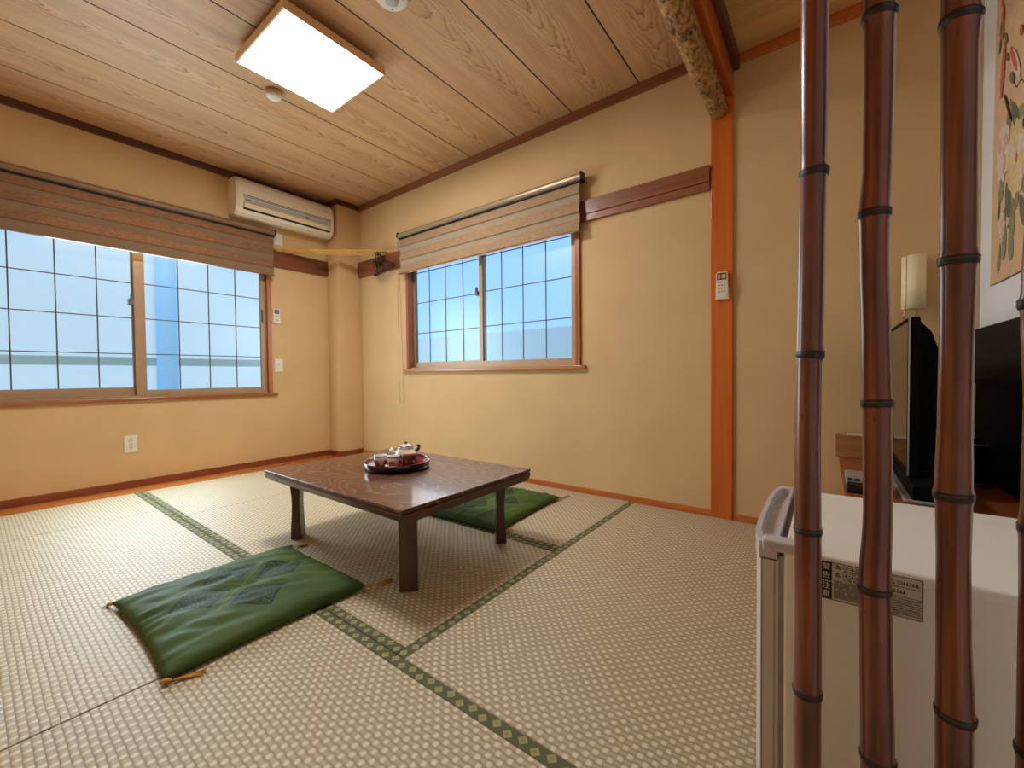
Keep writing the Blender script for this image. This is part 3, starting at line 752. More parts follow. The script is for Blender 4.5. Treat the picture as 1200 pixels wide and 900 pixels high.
# ------------------------------------------------------------------ air conditioner
y0, y1 = -1.092, -0.268
ac = empty('air_conditioner', (0, (y0+y1)/2, 2.10)); tag(ac, 'cream wall air conditioner above the left window blind, next to the corner column', 'air conditioner')
prof = [(0.001, 2.140), (0.001, 2.410), (0.10, 2.418), (0.15, 2.405), (0.176, 2.375), (0.188, 2.32), (0.192, 2.22), (0.186, 2.165), (0.165, 2.125), (0.13, 2.104), (0.06, 2.108)]
bb = prism_d('x', 1, prof, y0+0.012, y1-0.012)
build('case', bb, M['cream_pl'], ac)
pe = [(x*0.97, 2.25+(z-2.25)*0.965) for x, z in prof]; pe[0] = (0.001, 2.142); pe[1] = (0.001, 2.405)
for aa, bb2 in ((y0, y0+0.012), (y1-0.012, y1)): build('side_cap', prism_d('x', 1, pe, aa, bb2), M['cream_pl'], ac)
for zz in (2.262, 2.250): build('grille_line', B().box(0.186, 0.1925, y0+0.05, y1-0.03, zz-0.0022, zz+0.0022), M['grey_dk'], ac)
st = build('indicator_strip', B().box(0.184, 0.1935, y0+0.055, y1-0.035, 2.208, 2.240, 0.001), M['grey_pl'], ac)
build('receiver', B().box(0.1925, 0.1945, -0.545, -0.510, 2.215, 2.228), M['black'], st)
build('badge', B().box(0.1925, 0.1942, y0+0.068, y0+0.105, 2.222, 2.229), M['grey_dk'], st)
build('air_outlet', prism_d('x', 1, [(0.150, 2.120), (0.1865, 2.158), (0.1925, 2.205), (0.17, 2.205), (0.14, 2.13)], y0+0.05, y1-0.035), M['black'], ac)
build('louver', prism_d('x', 1, [(0.1905, 2.162), (0.1955, 2.200), (0.193, 2.203), (0.187, 2.163)], y0+0.055, y1-0.04), M['cream2'], ac)

# ------------------------------------------------------------------ wall plates and remotes
def plate(name, axis, sgn, a0, a1, z0, z1, lab, cat, group=None):
    bb = B().box(0.0005, 0.007, a0, a1, z0, z1, 0.002) if axis == 'x' else B().box(a0, a1, -0.007, -0.0005, z0, z1, 0.002)
    o = build(name, bb, M['white_pl']); tag(o, lab, cat, group); return o
p = plate('light_switch', 'x', 1, -0.752, -0.682, 0.826, 0.944, 'white switch plate low on the left wall under the small remote control', 'switch')
build('rocker', B().box(0.006, 0.010, -0.733, -0.701, 0.855, 0.915, 0.0015), M['white_pl'], p)
build('indicator', B().box(0.0095, 0.0108, -0.720, -0.714, 0.890, 0.896), M['grey_dk'], p)
p = plate('wall_outlet', 'x', 1, -1.772, -1.702, 0.250, 0.372, 'white socket plate with slots under the left wall window', 'outlet')
build('socket_face', B().box(0.006, 0.009, -1.755, -1.719, 0.268, 0.354, 0.001), M['white_pl'], p)
for zz in (0.335, 0.311, 0.287):
    for yy in (-1.743, -1.731): build('slot', B().box(0.0085, 0.0095, yy-0.0016, yy+0.0016, zz-0.006, zz+0.006), M['grey_dk'], p)
p = plate('cable_plate', 'x', 1, -0.738, -0.664, 1.972, 2.072, 'white square plate between the brown blind end and the air conditioner', 'wall plate')
build('cover', B().box(0.006, 0.009, -0.722, -0.680, 1.992, 2.052, 0.0015), M['white_pl'], p)
build('screw', B().box(0.0085, 0.0102, -0.703, -0.698, 2.020, 2.025), M['grey_dk'], p)
r = empty('wall_remote', (0, -0.73, 1.26)); tag(r, 'small white remote in a holder right of the left wall window', 'remote control')
build('case', B().box(0.004, 0.020, -0.760, -0.702, 1.262, 1.394, 0.003), M['white_pl'], r)
build('display', B().box(0.0195, 0.021, -0.752, -0.710, 1.345, 1.386), M['lcd'], r)
build('button', B().box(0.0195, 0.0225, -0.748, -0.714, 1.315, 1.332, 0.001), M['grey_pl'], r)
build('button', B().box(0.0195, 0.0225, -0.744, -0.718, 1.280, 1.302, 0.001), M['grey_pl'], r)
build('holder', B().box(0.0005, 0.012, -0.764, -0.698, 1.258, 1.318, 0.002), M['white_pl'], r)
r = empty('remote_control', (3.524, -0.014, 1.17)); tag(r, 'white remote with dark and yellow display hung on the orange post', 'remote control')
pf = [(3.497, 1.30), (3.502, 1.309), (3.547, 1.309), (3.552, 1.30), (3.553, 1.20), (3.546, 1.176), (3.524, 1.170), (3.503, 1.176), (3.496, 1.20)]
build('case', B().prism(pf, 'y', -0.036, -0.018), M['cream_pl'], r)
build('display', B().box(3.502, 3.547, -0.0375, -0.0355, 1.268, 1.303), M['ink'], r)
build('display_yellow', B().box(3.524, 3.544, -0.0385, -0.0372, 1.274, 1.296), M['lcd_y'], r)
build('display_grey', B().box(3.505, 3.519, -0.0385, -0.0372, 1.274, 1.296), M['grey_pl'], r)
for i, (zz, mm) in enumerate(((1.256, 'grey_pl'), (1.240, 'coral'), (1.224, 'leafink'), (1.206, 'grey_pl'))):
    for xx in (3.511, 3.525, 3.539): build('button', B().box(xx-0.004, xx+0.004, -0.0378, -0.0355, zz-0.003, zz+0.003, 0.0006, 1), M[mm if xx > 3.515 else 'grey_dk'], r)
build('holder', B().box(3.494, 3.557, -0.032, -0.0135, 1.166, 1.225, 0.002), M['cream_pl'], r)

# ------------------------------------------------------------------ ceiling fittings
lx0, lx1, ly0, ly1 = 1.535, 2.062, -1.568, -1.040
r = empty('ceiling_light', ((lx0+lx1)/2, (ly0+ly1)/2, ZC)); tag(r, 'square lit ceiling lamp with pale wood frame', 'ceiling lamp')
build('mount', B().box(lx0+0.10, lx1-0.10, ly0+0.10, ly1-0.10, 2.436, ZC), M['white_pl'], r)
fb = 0.009
for a, c in ((lx0, lx0+fb), (lx1-fb, lx1)): build('frame_side', B().box(a, c, ly0, ly1, 2.398, 2.440, 0.001), M['lampwood'], r)
for a, c in ((ly0, ly0+fb), (ly1-fb, ly1)): build('frame_rail', B().box(lx0+fb, lx1-fb, a, c, 2.398, 2.440, 0.001), M['lampwood_x'], r)
build('back_plate', B().box(lx0+fb, lx1-fb, ly0+fb, ly1-fb, 2.430, 2.437), M['white_pl'], r)
build('diffuser', B().box(lx0+fb, lx1-fb, ly0+fb, ly1-fb, 2.400, 2.412), M['diffuser'], r)
r = empty('heat_detector', (1.325, -1.29, ZC)); tag(r, 'small round cream detector on the ceiling beside the lamp', 'detector')
build('base', B().lathe((1.325, -1.29, 0), [(0.046, ZC), (0.047, ZC-0.012), (0.043, ZC-0.02)][::-1], 32), M['tan_lid'], r)
build('dome', B().lathe((1.325, -1.29, 0), [(0.042, ZC-0.018), (0.041, ZC-0.032), (0.030, ZC-0.042), (0.001, ZC-0.045)][::-1], 32), M['alarm'], r)
r = empty('smoke_alarm', (2.412, -1.258, ZC)); tag(r, 'larger round white alarm on the ceiling right of the lamp', 'alarm')
build('disc', B().lathe((2.412, -1.258, 0), [(0.066, ZC), (0.070, ZC-0.006), (0.070, ZC-0.020), (0.064, ZC-0.026), (0.001, ZC-0.027)][::-1], 40), M['alarm'], r)
build('vent', B().lathe((2.412, -1.258, 0), [(0.030, ZC-0.026), (0.028, ZC-0.036), (0.001, ZC-0.037)][::-1], 32), M['grey_pl'], r)
build('lamp_dot', B().lathe((2.375, -1.225, 0), [(0.004, ZC-0.026), (0.003, ZC-0.029), (0.001, ZC-0.0295)][::-1], 12), M['grey_dk'], r)

# ------------------------------------------------------------------ bamboo screen
PY = -1.75
poles = [
 [(3.9535,1.2792,.0158),(3.9532,1.1666,.0157),(3.9529,1.0585,.0151),(3.9538,1.0491,.0172),(3.9527,1.0391,.0154),(3.952,.938,.0149),(3.9506,.8138,.015),(3.9508,.8044,.0164),(3.9492,.794,.0146),(3.9486,.6809,.015),(3.9494,.5717,.0155),(3.9498,.5623,.0164),(3.9497,.5503,.0154),(3.9506,.4271,.0156),(3.9503,.3436,.0162),(3.9502,.3339,.0175),(3.9501,.3217,.0160),(3.9507,.2245,.0160)],
 [(4.0189,1.2439,.0159),(4.0192,1.2340,.0162),(4.0195,1.2248,.0177),(4.0195,1.2122,.0153),(4.0196,1.1386,.0148),(4.0187,1.033,.0146),(4.0164,.9888,.0158),(4.0164,.9802,.017),(4.0164,.9695,.0155),(4.0167,.9264,.0149),(4.019,.8182,.0148),(4.0203,.7497,.0154),(4.0206,.7403,.0164),(4.0209,.7291,.015),(4.0223,.6001,.0146),(4.02,.5111,.0160),(4.0199,.5022,.0174),(4.0205,.4913,.0162),(4.0217,.4338,.0164),(4.024,.2915,.0172),(4.0247,.2817,.0186),(4.0245,.2703,.0170)],
 [(4.0898,1.2056,.0166),(4.0896,1.1925,.0168),(4.0895,1.1817,.0185),(4.0895,1.1673,.0164),(4.0891,1.1482,.0156),(4.0897,1.0605,.0154),(4.0906,.9201,.0158),(4.0906,.9083,.0176),(4.0905,.8955,.0154),(4.0901,.8142,.0146),(4.0899,.7141,.0149),(4.0895,.6435,.0162),(4.0896,.6333,.0178),(4.0899,.6222,.0158),(4.0902,.5624,.0148),(4.0912,.4604,.0151),(4.0928,.3828,.0166),(4.0933,.3728,.0182),(4.0925,.3599,.0162),(4.0928,.3062,.0160)],
 [(4.1553,1.060,.0150),(4.1550,1.050,.0168),(4.1548,1.040,.0150),(4.1552,.950,.0150),(4.153,.862,.0150),(4.1525,.852,.0170),(4.153,.842,.0150),(4.1560,.74,.0146),(4.1548,.6256,.0142),(4.1543,.6069,.0158),(4.154,.5955,.0142),(4.1553,.5321,.0145),(4.157,.3669,.0159),(4.157,.3574,.0174),(4.1572,.347,.0161)],
]
nodes = [[1.0491, .8044, .5623, .3339], [1.2248, .9802, .7403, .5022, .2817], [1.1817, .9083, .6333, .3728], [1.050, .852, .6069, .3574]]
labs = ['leftmost dark brown bamboo pole standing in front of the fridge door', 'second brown bamboo pole from the left, crossing the fridge label',
        'third and thickest brown bamboo pole, right of the television', 'brown bamboo pole cut by the right edge of the picture']
for i, (pl, nd) in enumerate(zip(poles, nodes)):
    lo = pl[-1]; hi = pl[0]; nd = list(nd)
    ext_hi = []; z = 2.482
    gap = 0.27; zn = nd[0]+gap; ex = hi[0]
    add = []
    while zn < 2.40:
        if zn > hi[1]+0.015:
            add += [(ex, zn-0.011, .0155), (ex, zn, .0172), (ex, zn+0.011, .0155), (ex, zn+0.12, .0148)]; nd.append(zn)
        zn += gap
    ext_hi = [(ex, 2.411, .015)]+add[::-1]
    low = []; zn = nd[len(nodes[i])-1]-0.2
    while zn > 0.03:
        if zn < lo[1]-0.015: low += [(lo[0], zn+0.011, .0162), (lo[0], zn, .018), (lo[0], zn-0.011, .0162)]; nd.append(zn)
        zn -= 0.17
    low.append((lo[0], 0.001, .0165))
    full = ext_hi+pl+low
    full = sorted(full, key=lambda q: -q[1])
    # resample with smooth interpolation
    pts, rs = [], []
    for (xa, za, ra), (xb, zb, rb) in zip(full[:-1], full[1:]):
        m = max(1, int(abs(za-zb)/0.02))
        for q in range(m):
            f = q/m; g = f*f*(3-2*f)
            pts.append((xa+(xb-xa)*g, PY+0.002*math.sin((za+(zb-za)*f)*6+i*2), za+(zb-za)*f)); rs.append(ra+(rb-ra)*g)
    pts.append((full[-1][0], PY+0.002*math.sin(full[-1][1]*6+i*2), full[-1][1])); rs.append(full[-1][2])
    r = build('bamboo_pole', B().tube(pts, rs, 36), M['bamboo'], None, origin=(full[-1][0], PY, 0))
    tag(r, labs[i], 'bamboo pole', 'bamboo poles of the screen')
    for zn in nd:
        # nearest centre
        q = min(full, key=lambda s: abs(s[1]-zn)); yy = PY+0.002*math.sin(zn*6+i*2)
        tl = Matrix.Rotation(random.uniform(-0.06, 0.06)+(0.16 if zn > 1.1 else 0), 3, 'Y') @ Matrix.Rotation(random.uniform(-0.05, 0.05), 3, 'X')
        rr = q[2]
        build('node', B().lathe((q[0], yy, zn), [(rr-0.0030, -0.0085), (rr-0.0006, -0.0060), (rr+0.0001, -0.0030), (rr+0.0004, -0.0008), (rr-0.0002, 0.0006), (rr+0.0005, 0.0020), (rr+0.0001, 0.0036), (rr-0.0026, 0.0052)], 36, tl, False, False), M['node'], r)

# ------------------------------------------------------------------ refrigerator
fx0, fx1, fy0, fy1, fz = 3.865, 4.325, -1.638, -1.212, 0.490
r = empty('refrigerator', ((fx0+fx1)/2, (fy0+fy1)/2, 0)); tag(r, 'small white refrigerator behind the bamboo poles', 'refrigerator')
bx0 = fx0+0.046
build('cabinet', B().box(bx0+0.003, fx1, fy0, fy1, 0.012, fz-0.004, 0.004).box(bx0+0.008, fx1+0.002, fy0-0.001, fy1+0.001, fz-0.020, fz, 0.005, 3), M['fridge'], r)
build('gasket', B().box(bx0-0.004, bx0+0.005, fy0+0.004, fy1-0.006, 0.02, fz-0.018), M['gasket'], r)
# door: convex front, seen edge-on
n = 20; poly = [(bx0-0.004, fy1-0.001)]
for i in range(n+1):
    f = i/n; yy = fy1-0.001+(fy0+0.002-fy1)*f; u = 2*f-1
    poly.append((bx0-0.004-0.026-0.016*(1-u**4)**0.8, yy))
poly.append((bx0-0.004, fy0+0.001))
d = build('door', B().prism(poly, 'z', 0.03, fz-0.024), M['fridge_door'], r)
for xx in (bx0-0.028, bx0-0.010): build('door_edge_line', B().box(xx-0.0012, xx+0.0012, fy0+0.0002, fy0+0.003, 0.032, fz-0.026), M['gasket'], d)
# top trim of the door: a raised rim around a sunken handle recess
pin = [(bx0-0.012+ (x-(bx0-0.012))*0.80 if x < bx0-0.012 else bx0-0.012, (fy0+fy1)/2+(y-(fy0+fy1)/2)*0.90) for x, y in poly]
pout = [(x-0.002, y) for x, y in poly]
nn = len(poly); za, zb = fz-0.026, fz+0.004
vs = [(x, y, za) for x, y in pout]+[(x, y, zb-0.003) for x, y in pout]+[(x*0.94+pin[i][0]*0.06, y*0.94+pin[i][1]*0.06, zb) for i, (x, y) in enumerate(pout)]+[(x, y, zb) for x, y in pin]+[(x+0.003, (y-(fy0+fy1)/2)*0.97+(fy0+fy1)/2, zb-0.016) for x, y in pin]
fs = []
for L in range(4):
    for i in range(nn): fs.append([L*nn+i, L*nn+(i+1) % nn, (L+1)*nn+(i+1) % nn, (L+1)*nn+i])
fs += [list(range(nn))[::-1], [4*nn+i for i in range(nn)]]
build('door_top_trim', B().add(vs, fs), M['fridge_trim'], d)
build('hinge_cover', B().box(fx0+0.018, 3.957, fy0-0.003, fy0+0.032, fz-0.010, fz+0.008, 0.004, 3), M['fridge_trim'], r)
# warning sticker on the side facing the bamboo
sx0, sx1, sz0, sz1 = 3.954, 4.080, 0.4235, 0.4825
sy = fy0-0.0005
st = build('warning_sticker', B().box(sx0, sx1, sy-0.0006, sy+0.0004, sz0, sz1), M['sticker'], r)
ln = B(); yk0, yk1 = sy-0.0011, sy-0.0005
ln.box(sx0, sx1, yk0, yk1, sz1-0.0008, sz1).box(sx0, sx1, yk0, yk1, sz0, sz0+0.0008).box(sx1-0.0008, sx1, yk0, yk1, sz0, sz1)
build('sticker_outline', ln, M['ink'], st)
zm = 0.4515
build('black_heading', B().box(sx0+0.001, 3.9775, yk0, yk1, zm+0.0010, sz1-0.001).box(sx0+0.001, 3.9775, yk0, yk1, sz0+0.001, zm-0.0006), M['ink'], st)
def lettering(txt, size, x, z, y, mat, name='lettering', squash=1.0):
    cu = bpy.data.curves.new(name, 'FONT'); cu.body = txt; cu.size = size; cu.align_x = 'CENTER'; cu.align_y = 'CENTER'; cu.extrude = 0.0
    tmp = bpy.data.objects.new(name, cu); COL.objects.link(tmp)
    dg = bpy.context.evaluated_depsgraph_get(); me = bpy.data.meshes.new_from_object(tmp.evaluated_get(dg))
    vs = [(x+v.co.x*squash, y, z+v.co.y) for v in me.vertices]; fs = [list(p.vertices) for p in me.polygons]
    bpy.data.objects.remove(tmp); bpy.data.curves.remove(cu); bpy.data.meshes.remove(me)
    return B().add(vs, fs)
yt = sy-0.00135
hx = 3.9705
for ch, zz in (('警', 0.4740), ('告', 0.4606), ('注', 0.4440), ('意', 0.4315)):
    build('lettering', lettering(ch, 0.0112, hx, zz, yt, M['ink_white']), M['ink_white'], st, origin=None)
# triangles
tri = B()
def tri_at(x, z, s):
    for (p, q) in (((x-s, z-s*0.8), (x+s, z-s*0.8)), ((x+s, z-s*0.8), (x, z+s)), ((x, z+s), (x-s, z-s*0.8))):
        a, c = Vector((p[0], yk0, p[1])), Vector((q[0], yk0, q[1])); tri.tube([a, c], 0.00045, 4)
    tri.box(x-0.0004, x+0.0004, yk0-0.0003, yk1, z-s*0.2, z+s*0.45).box(x-0.0004, x+0.0004, yk0-0.0003, yk1, z-s*0.6, z-s*0.4)
tri_at(3.9845, 0.4765, 0.0032); tri_at(3.9845, 0.4645, 0.0032); tri_at(4.0460, 0.4735, 0.0040)
build('warning_triangle', tri, M['ink'], st)
# fine print: rows of small strokes
def fine_print(x0, x1, z, h, seed, dens=0.75):
    rnd = random.Random(seed); bb = B(); x = x0
    while x < x1-h*0.3:
        w = h*rnd.uniform(0.35, 0.9)
        if rnd.random() < dens:
            bb.box(x, min(x1, x+w), yk0, yk1, z+h*0.3, z+h*0.5) if rnd.random() < .5 else bb.box(x, min(x1, x+w*0.45), yk0, yk1, z-h*0.5, z+h*0.5)
            bb.box(x, min(x1, x+w), yk0, yk1, z-h*0.45, z-h*0.22)
        x += w+h*0.16
    return bb
pr_ = B()
def addp(q): pr_.add(q.v, q.f)
addp(fine_print(3.990, 4.012, 0.4768, 0.0034, 1, 1.0)); addp(fine_print(3.990, 4.012, 0.4722, 0.0018, 2)); addp(fine_print(3.990, 4.012, 0.4696, 0.0018, 3))
addp(fine_print(3.990, 4.012, 0.4650, 0.0034, 4, 1.0)); addp(fine_print(3.990, 4.012, 0.4605, 0.0018, 5)); addp(fine_print(3.990, 4.012, 0.4580, 0.0018, 6))
for q in range(11): addp(fine_print(3.9800, 4.0300, 0.4545-q*0.0026, 0.0017, 10+q, 0.9))
addp(fine_print(4.0525, 4.0765, 0.4730, 0.0042, 30, 1.0)); addp(fine_print(4.0360, 4.0420, 0.4735, 0.0040, 31, 1.0)); addp(fine_print(4.0350, 4.0770, 0.4672, 0.0012, 32, .9))
addp(fine_print(4.0350, 4.0620, 0.4600, 0.0042, 33, 1.0))
for q in range(7): addp(fine_print(4.0340, 4.0780, 0.4500-q*0.0036, 0.0018, 40+q, 0.92))
pr_.box(4.032, sx1, yk0, yk1, 0.4532, 0.4538)
build('fine_print', pr_, M['ink'], st)

# ------------------------------------------------------------------ alcove furniture
r = empty('television_stand', (4.2, -0.45, 0)); tag(r, 'low red brown wooden stand under the television behind the fridge', 'tv stand')
build('top_board', B().box(4.012, 4.42, -0.95, -0.012, 0.375, 0.400, 0.002), M['standwood'], r)
build('side_panel', B().box(4.020, 4.045, -0.93, -0.02, 0.0, 0.375, 0.001), M['standwood'], r)
build('side_panel', B().box(4.39, 4.415, -0.93, -0.02, 0.0, 0.375, 0.001), M['standwood'], r)
build('back_panel', B().box(4.045, 4.39, -0.04, -0.02, 0.0, 0.375, 0.001), M['standwood'], r)
o = build('wooden_box', B().box(4.000, 4.405, -0.100, -0.012, 0.4005, 0.496, 0.002), M['shelfwood']); tag(o, 'light brown wooden box board on the stand against the alcove wall', 'box')
o = build('note_card', B().box(4.040, 4.135, -0.085, -0.045, 0.4965, 0.503, 0.002), M['white_pl']); tag(o, 'thin white slab lying on the light brown box in the alcove', 'card')
r = empty('set_top_box', (4.06, -0.74, 0.4)); tag(r, 'small silver and black device with buttons on the stand left of the television', 'device')
build('case', B().box(4.018, 4.115, -0.785, -0.660, 0.4005, 0.428, 0.006, 3), M['black'], r)
build('front_panel', B().box(4.018, 4.113, -0.788, -0.670, 0.428, 0.452, 0.004, 2), M['silver'], r)
for q in range(5): build('button', B().box(4.022+q*0.018, 4.034+q*0.018, -0.7905, -0.786, 0.441, 0.449, 0.0008, 1), M['ink'], r)
build('slot', B().box(4.022, 4.108, -0.790, -0.787, 0.431, 0.436), M['ink'], r)

X0 = 4.168
r = empty('television', (4.2, -0.42, 0.4)); tag(r, 'black flat television turned sideways behind the bamboo poles', 'television')
cs = [(X0, 0.455), (X0, 0.945), (X0+0.024, 0.945), (X0+0.026, 0.935), (X0+0.026, 0.455)]
build('bezel', B().prism(cs, 'y', -0.700, -0.130), M['black_matte'], r)
bkp = [(X0+0.026, 0.47), (X0+0.026, 0.932), (X0+0.050, 0.900), (X0+0.056, 0.885), (X0+0.058, 0.872), (X0+0.066, 0.845), (X0+0.070, 0.52), (X0+0.058, 0.48)]
build('back_cover', B().prism(bkp, 'y', -0.690, -0.150), M['black_matte'], r)
build('screen', B().box(X0-0.0012, X0+0.002, -0.686, -0.144, 0.478, 0.931), M['black_gloss'], r)
build('bezel_edge', B().box(X0-0.001, X0+0.003, -0.7015, -0.699, 0.456, 0.944), M['silver'], r)
build('stand_neck', B().box(X0+0.012, X0+0.045, -0.50, -0.33, 0.405, 0.47, 0.003), M['black'], r)
build('stand_base', B().box(X0-0.022, X0+0.105, -0.825, -0.15, 0.4005, 0.412, 0.004), M['silver'], r)
build('base_cover', B().box(X0-0.004, X0+0.103, -0.823, -0.152, 0.410, 0.452, 0.004), M['black_matte'], r)

r = empty('wall_lamp', (4.26, 0, 1.02)); tag(r, 'cream curved wall lamp on brass arms above the television', 'wall lamp')
pl = []
for i in range(17):
    a = PI*i/16; pl.append((4.256-0.038*math.cos(a), -0.028-0.040*math.sin(a)))
build('lamp_shade', B().prism(pl+[(4.294, -0.022), (4.218, -0.022)], 'z', 1.040, 1.262, True), M['shade'], r)
build('back_plate', B().box(4.240, 4.272, -0.022, -0.0005, 1.05, 1.20, 0.002), M['brass'], r)
for xx in (4.229, 4.262): build('arm', B().tube([(xx, -0.045, 1.05), (xx-0.001, -0.045, 1.02), (xx-0.004, -0.040, 1.000)], 0.0032, 8), M['brass'], r)
build('shade_seam', B().box(4.2295, 4.231, -0.0592, -0.056, 1.042, 1.260), M['brass'], r)

# dark panel along the right wall
r = empty('dark_panel', (4.42, -0.5, 0)); tag(r, 'dark grey green low panel along the pale right wall below the scroll', 'panel')
build('upper_panel', B().box(4.436, 4.4515, -1.15, -0.004, 0.745, 0.943, 0.002), M['darkboard'], r)
build('lower_panel', B().box(4.441, 4.4515, -1.15, -0.012, 0.0, 0.730, 0.002), M['black_matte'], r)
build('ledge', B().box(4.432, 4.4515, -1.15, -0.012, 0.728, 0.747, 0.002), M['black_matte'], r)
# black kettle on the stand
kx, ky, kz = 4.355, -0.42, 0.4005
r = empty('electric_kettle', (kx, ky, kz)); tag(r, 'black kettle standing in the dark corner right of the television', 'kettle')
build('kettle_body', B().lathe((kx, ky, kz), [(0.050, 0), (0.054, 0.01), (0.047, 0.09), (0.038, 0.135), (0.015, 0.150), (0.004, 0.152)], 32), M['black_gloss'], r)
build('kettle_base', B().lathe((kx, ky, kz), [(0.0552, 0.0), (0.0555, 0.012), (0.0545, 0.014)], 32), M['grey_dk'], r)
build('handle', B().tube([(kx-0.022, ky-0.032, kz+0.13), (kx-0.028, ky-0.062, kz+0.12), (kx-0.03, ky-0.072, kz+0.07), (kx-0.022, ky-0.048, kz+0.03)], 0.008, 10), M['black'], r)
build('rim_ring', B().lathe((kx, ky, kz), [(0.0392, 0.132), (0.0405, 0.135), (0.0385, 0.138)], 32, None, False, False), M['silver'], r)

# ------------------------------------------------------------------ hanging scroll
SXP = 4.4505
r = empty('hanging_scroll', (SXP, -0.36, 1.09)); tag(r, 'tan painted flower and bird scroll hung on the pale right wall', 'scroll')
def paper(u, v):
    y = -0.150-0.42*u; z = 1.092-0.004*math.sin(u*PI)*(1-v)+1.12*v
    return (SXP-0.003, y-0.03*v*(1-u), z)
sh = B(); N1, N2 = 24, 40
sh.grid(paper, N1, N2); sh.grid(lambda u, v: (paper(u, v)[0]+0.0012,)+paper(u, v)[1:], N1, N2)
sheet = build('silk_sheet', sh, M['silk'], r)
build('hem', B().tube([paper(u/12, 0.0) for u in range(13)], 0.0012, 6), M['twig'], r)
build('top_rod', B().tube([(SXP-0.008, -0.16, 2.215), (SXP-0.008, -0.59, 2.215)], 0.007, 10), M['trim_dark'], r)
pc = [0]
wy = lambda y: 1.0326*y+0.080     # scroll layout -> wall
wz = lambda z: 1.0326*z-0.0254
def blob(name, mat, y, z, ry, rz, rot=0., lobes=0, amp=0.12, lift=0.0, seed=0, nseg=36, parent=None):
    pc[0] += 1
    xx = SXP-0.0042-0.00003*pc[0]; y, z = wy(y), wz(z)
    rnd = random.Random(seed+pc[0]); vs = []
    ph = rnd.random()*6
    for q in range(nseg):
        a = 2*PI*q/nseg; k = 1+amp*math.sin(lobes*a+ph) if lobes else 1
        u, w = ry*k*math.cos(a), rz*k*math.sin(a)
        vs.append((xx, y+u*math.cos(rot)-w*math.sin(rot), z+u*math.sin(rot)+w*math.cos(rot)))
    t = 0.0006
    vb = [(p[0]+t, p[1], p[2]) for p in vs]
    bb = B().add(vs+vb, [list(range(nseg)), [nseg+i for i in range(nseg)][::-1]]+[[i, (i+1) % nseg, nseg+(i+1) % nseg, nseg+i] for i in range(nseg)])
    return build(name, bb, mat, parent or r)
def leaf(y, z, L, W, rot, mat):
    pc[0] += 1; xx = SXP-0.0042-0.00003*pc[0]; vs = []; y, z = wy(y), wz(z)
    for q in range(24):
        a = 2*PI*q/24; u = L/2*math.cos(a); w = W/2*math.sin(a)*(1-0.35*math.cos(a))
        vs.append((xx, y+w*math.cos(rot)-u*math.sin(rot), z+w*math.sin(rot)+u*math.cos(rot)))
    vb = [(p[0]+0.0006, p[1], p[2]) for p in vs]
    return build('painted_leaf', B().add(vs+vb, [list(range(24)), [24+i for i in range(24)][::-1]]+[[i, (i+1) % 24, 24+(i+1) % 24, 24+i] for i in range(24)]), mat, r)
def stroke(name, pts, rad, mat):
    pc[0] += 1; build(name, B().tube([(SXP-0.0032, wy(y), wz(z)) for y, z in pts], rad*0.8, 6), mat, r)
stroke('painted_branch', [(-0.60, 1.50), (-0.52, 1.44), (-0.47, 1.36), (-0.44, 1.28), (-0.40, 1.24)], 0.0022, M['twig'])
stroke('painted_branch', [(-0.62, 1.60), (-0.54, 1.62), (-0.50, 1.66), (-0.46, 1.655), (-0.43, 1.69)], 0.0024, M['twig'])
stroke('painted_branch', [(-0.31, 2.10), (-0.335, 1.95), (-0.33, 1.85), (-0.325, 1.78)], 0.0014, M['twig'])
for (y, z, L, W, ro, mm) in ((-0.40, 1.60, .10, .05, 0.2, 'leafink'), (-0.45, 1.58, .11, .045, -0.5, 'leafink2'), (-0.52, 1.55, .10, .05, -0.9, 'leafink'), (-0.335, 1.40, .12, .05, 0.3, 'leafink'),
    (-0.40, 1.33, .13, .055, -0.3, 'leafink2'), (-0.46, 1.34, .13, .06, -0.1, 'leafink'), (-0.53, 1.36, .12, .05, -0.4, 'leafink'), (-0.36, 1.28, .10, .04, 0.6, 'leafink2'), (-0.44, 1.25, .12, .05, 0.1, 'leafink'),
    (-0.37, 1.20, .12, .04, 0.15, 'leafink'), (-0.43, 1.185, .12, .045, -0.12, 'leafink'), (-0.32, 1.16, .10, .03, 0.2, 'leafink'), (-0.53, 1.26, .12, .045, -0.5, 'leafink2'), (-0.56, 1.46, .12, .05, -0.3, 'leafink2'), (-0.31, 1.32, .07, .025, 0.1, 'leafink2')):
    leaf(y, z, L, W, ro, M[mm])
def peony(y, z, R, m1, m2, core):
    p = blob('painted_flower', m1, y, z, R*0.78, R*1.1, 0, 9, 0.09)
    for q in range(7):
        a = q*0.9; blob('petal', m2 if q % 2 else m1, y+R*0.38*math.cos(a), z+R*0.5*math.sin(a), R*0.30, R*0.36, a, 3, 0.1, parent=p)
    blob('flower_heart', core, y, z, R*0.10, R*0.14, 0, 4, 0.2, parent=p)
peony(-0.345, 1.505, 0.088, M['pet_white'], M['pet_pink'], M['pet_pink'])
peony(-0.475, 1.435, 0.108, M['pet_yellow'], M['pet_white'], M['coral'])
peony(-0.345, 1.265, 0.042, M['pet_white'], M['pet_pink'], M['pet_yellow'])
for (y, z, s) in ((-0.318, 2.02, .016), (-0.330, 1.965, .020), (-0.322, 1.915, .018), (-0.338, 1.80, .024), (-0.328, 1.762, .026), (-0.345, 1.84, .02), (-0.32, 1.72, .018)):
    blob('painted_blossom', M['coral'], y, z, s*0.7, s*1.5, 0, 5, 0.18)
for (y, z, ro) in ((-0.30, 1.88, .3), (-0.36, 1.87, -.5), (-0.31, 1.93, .2), (-0.375, 1.80, -.7)): leaf(y, z, .05, .018, ro, M['leafink2'])
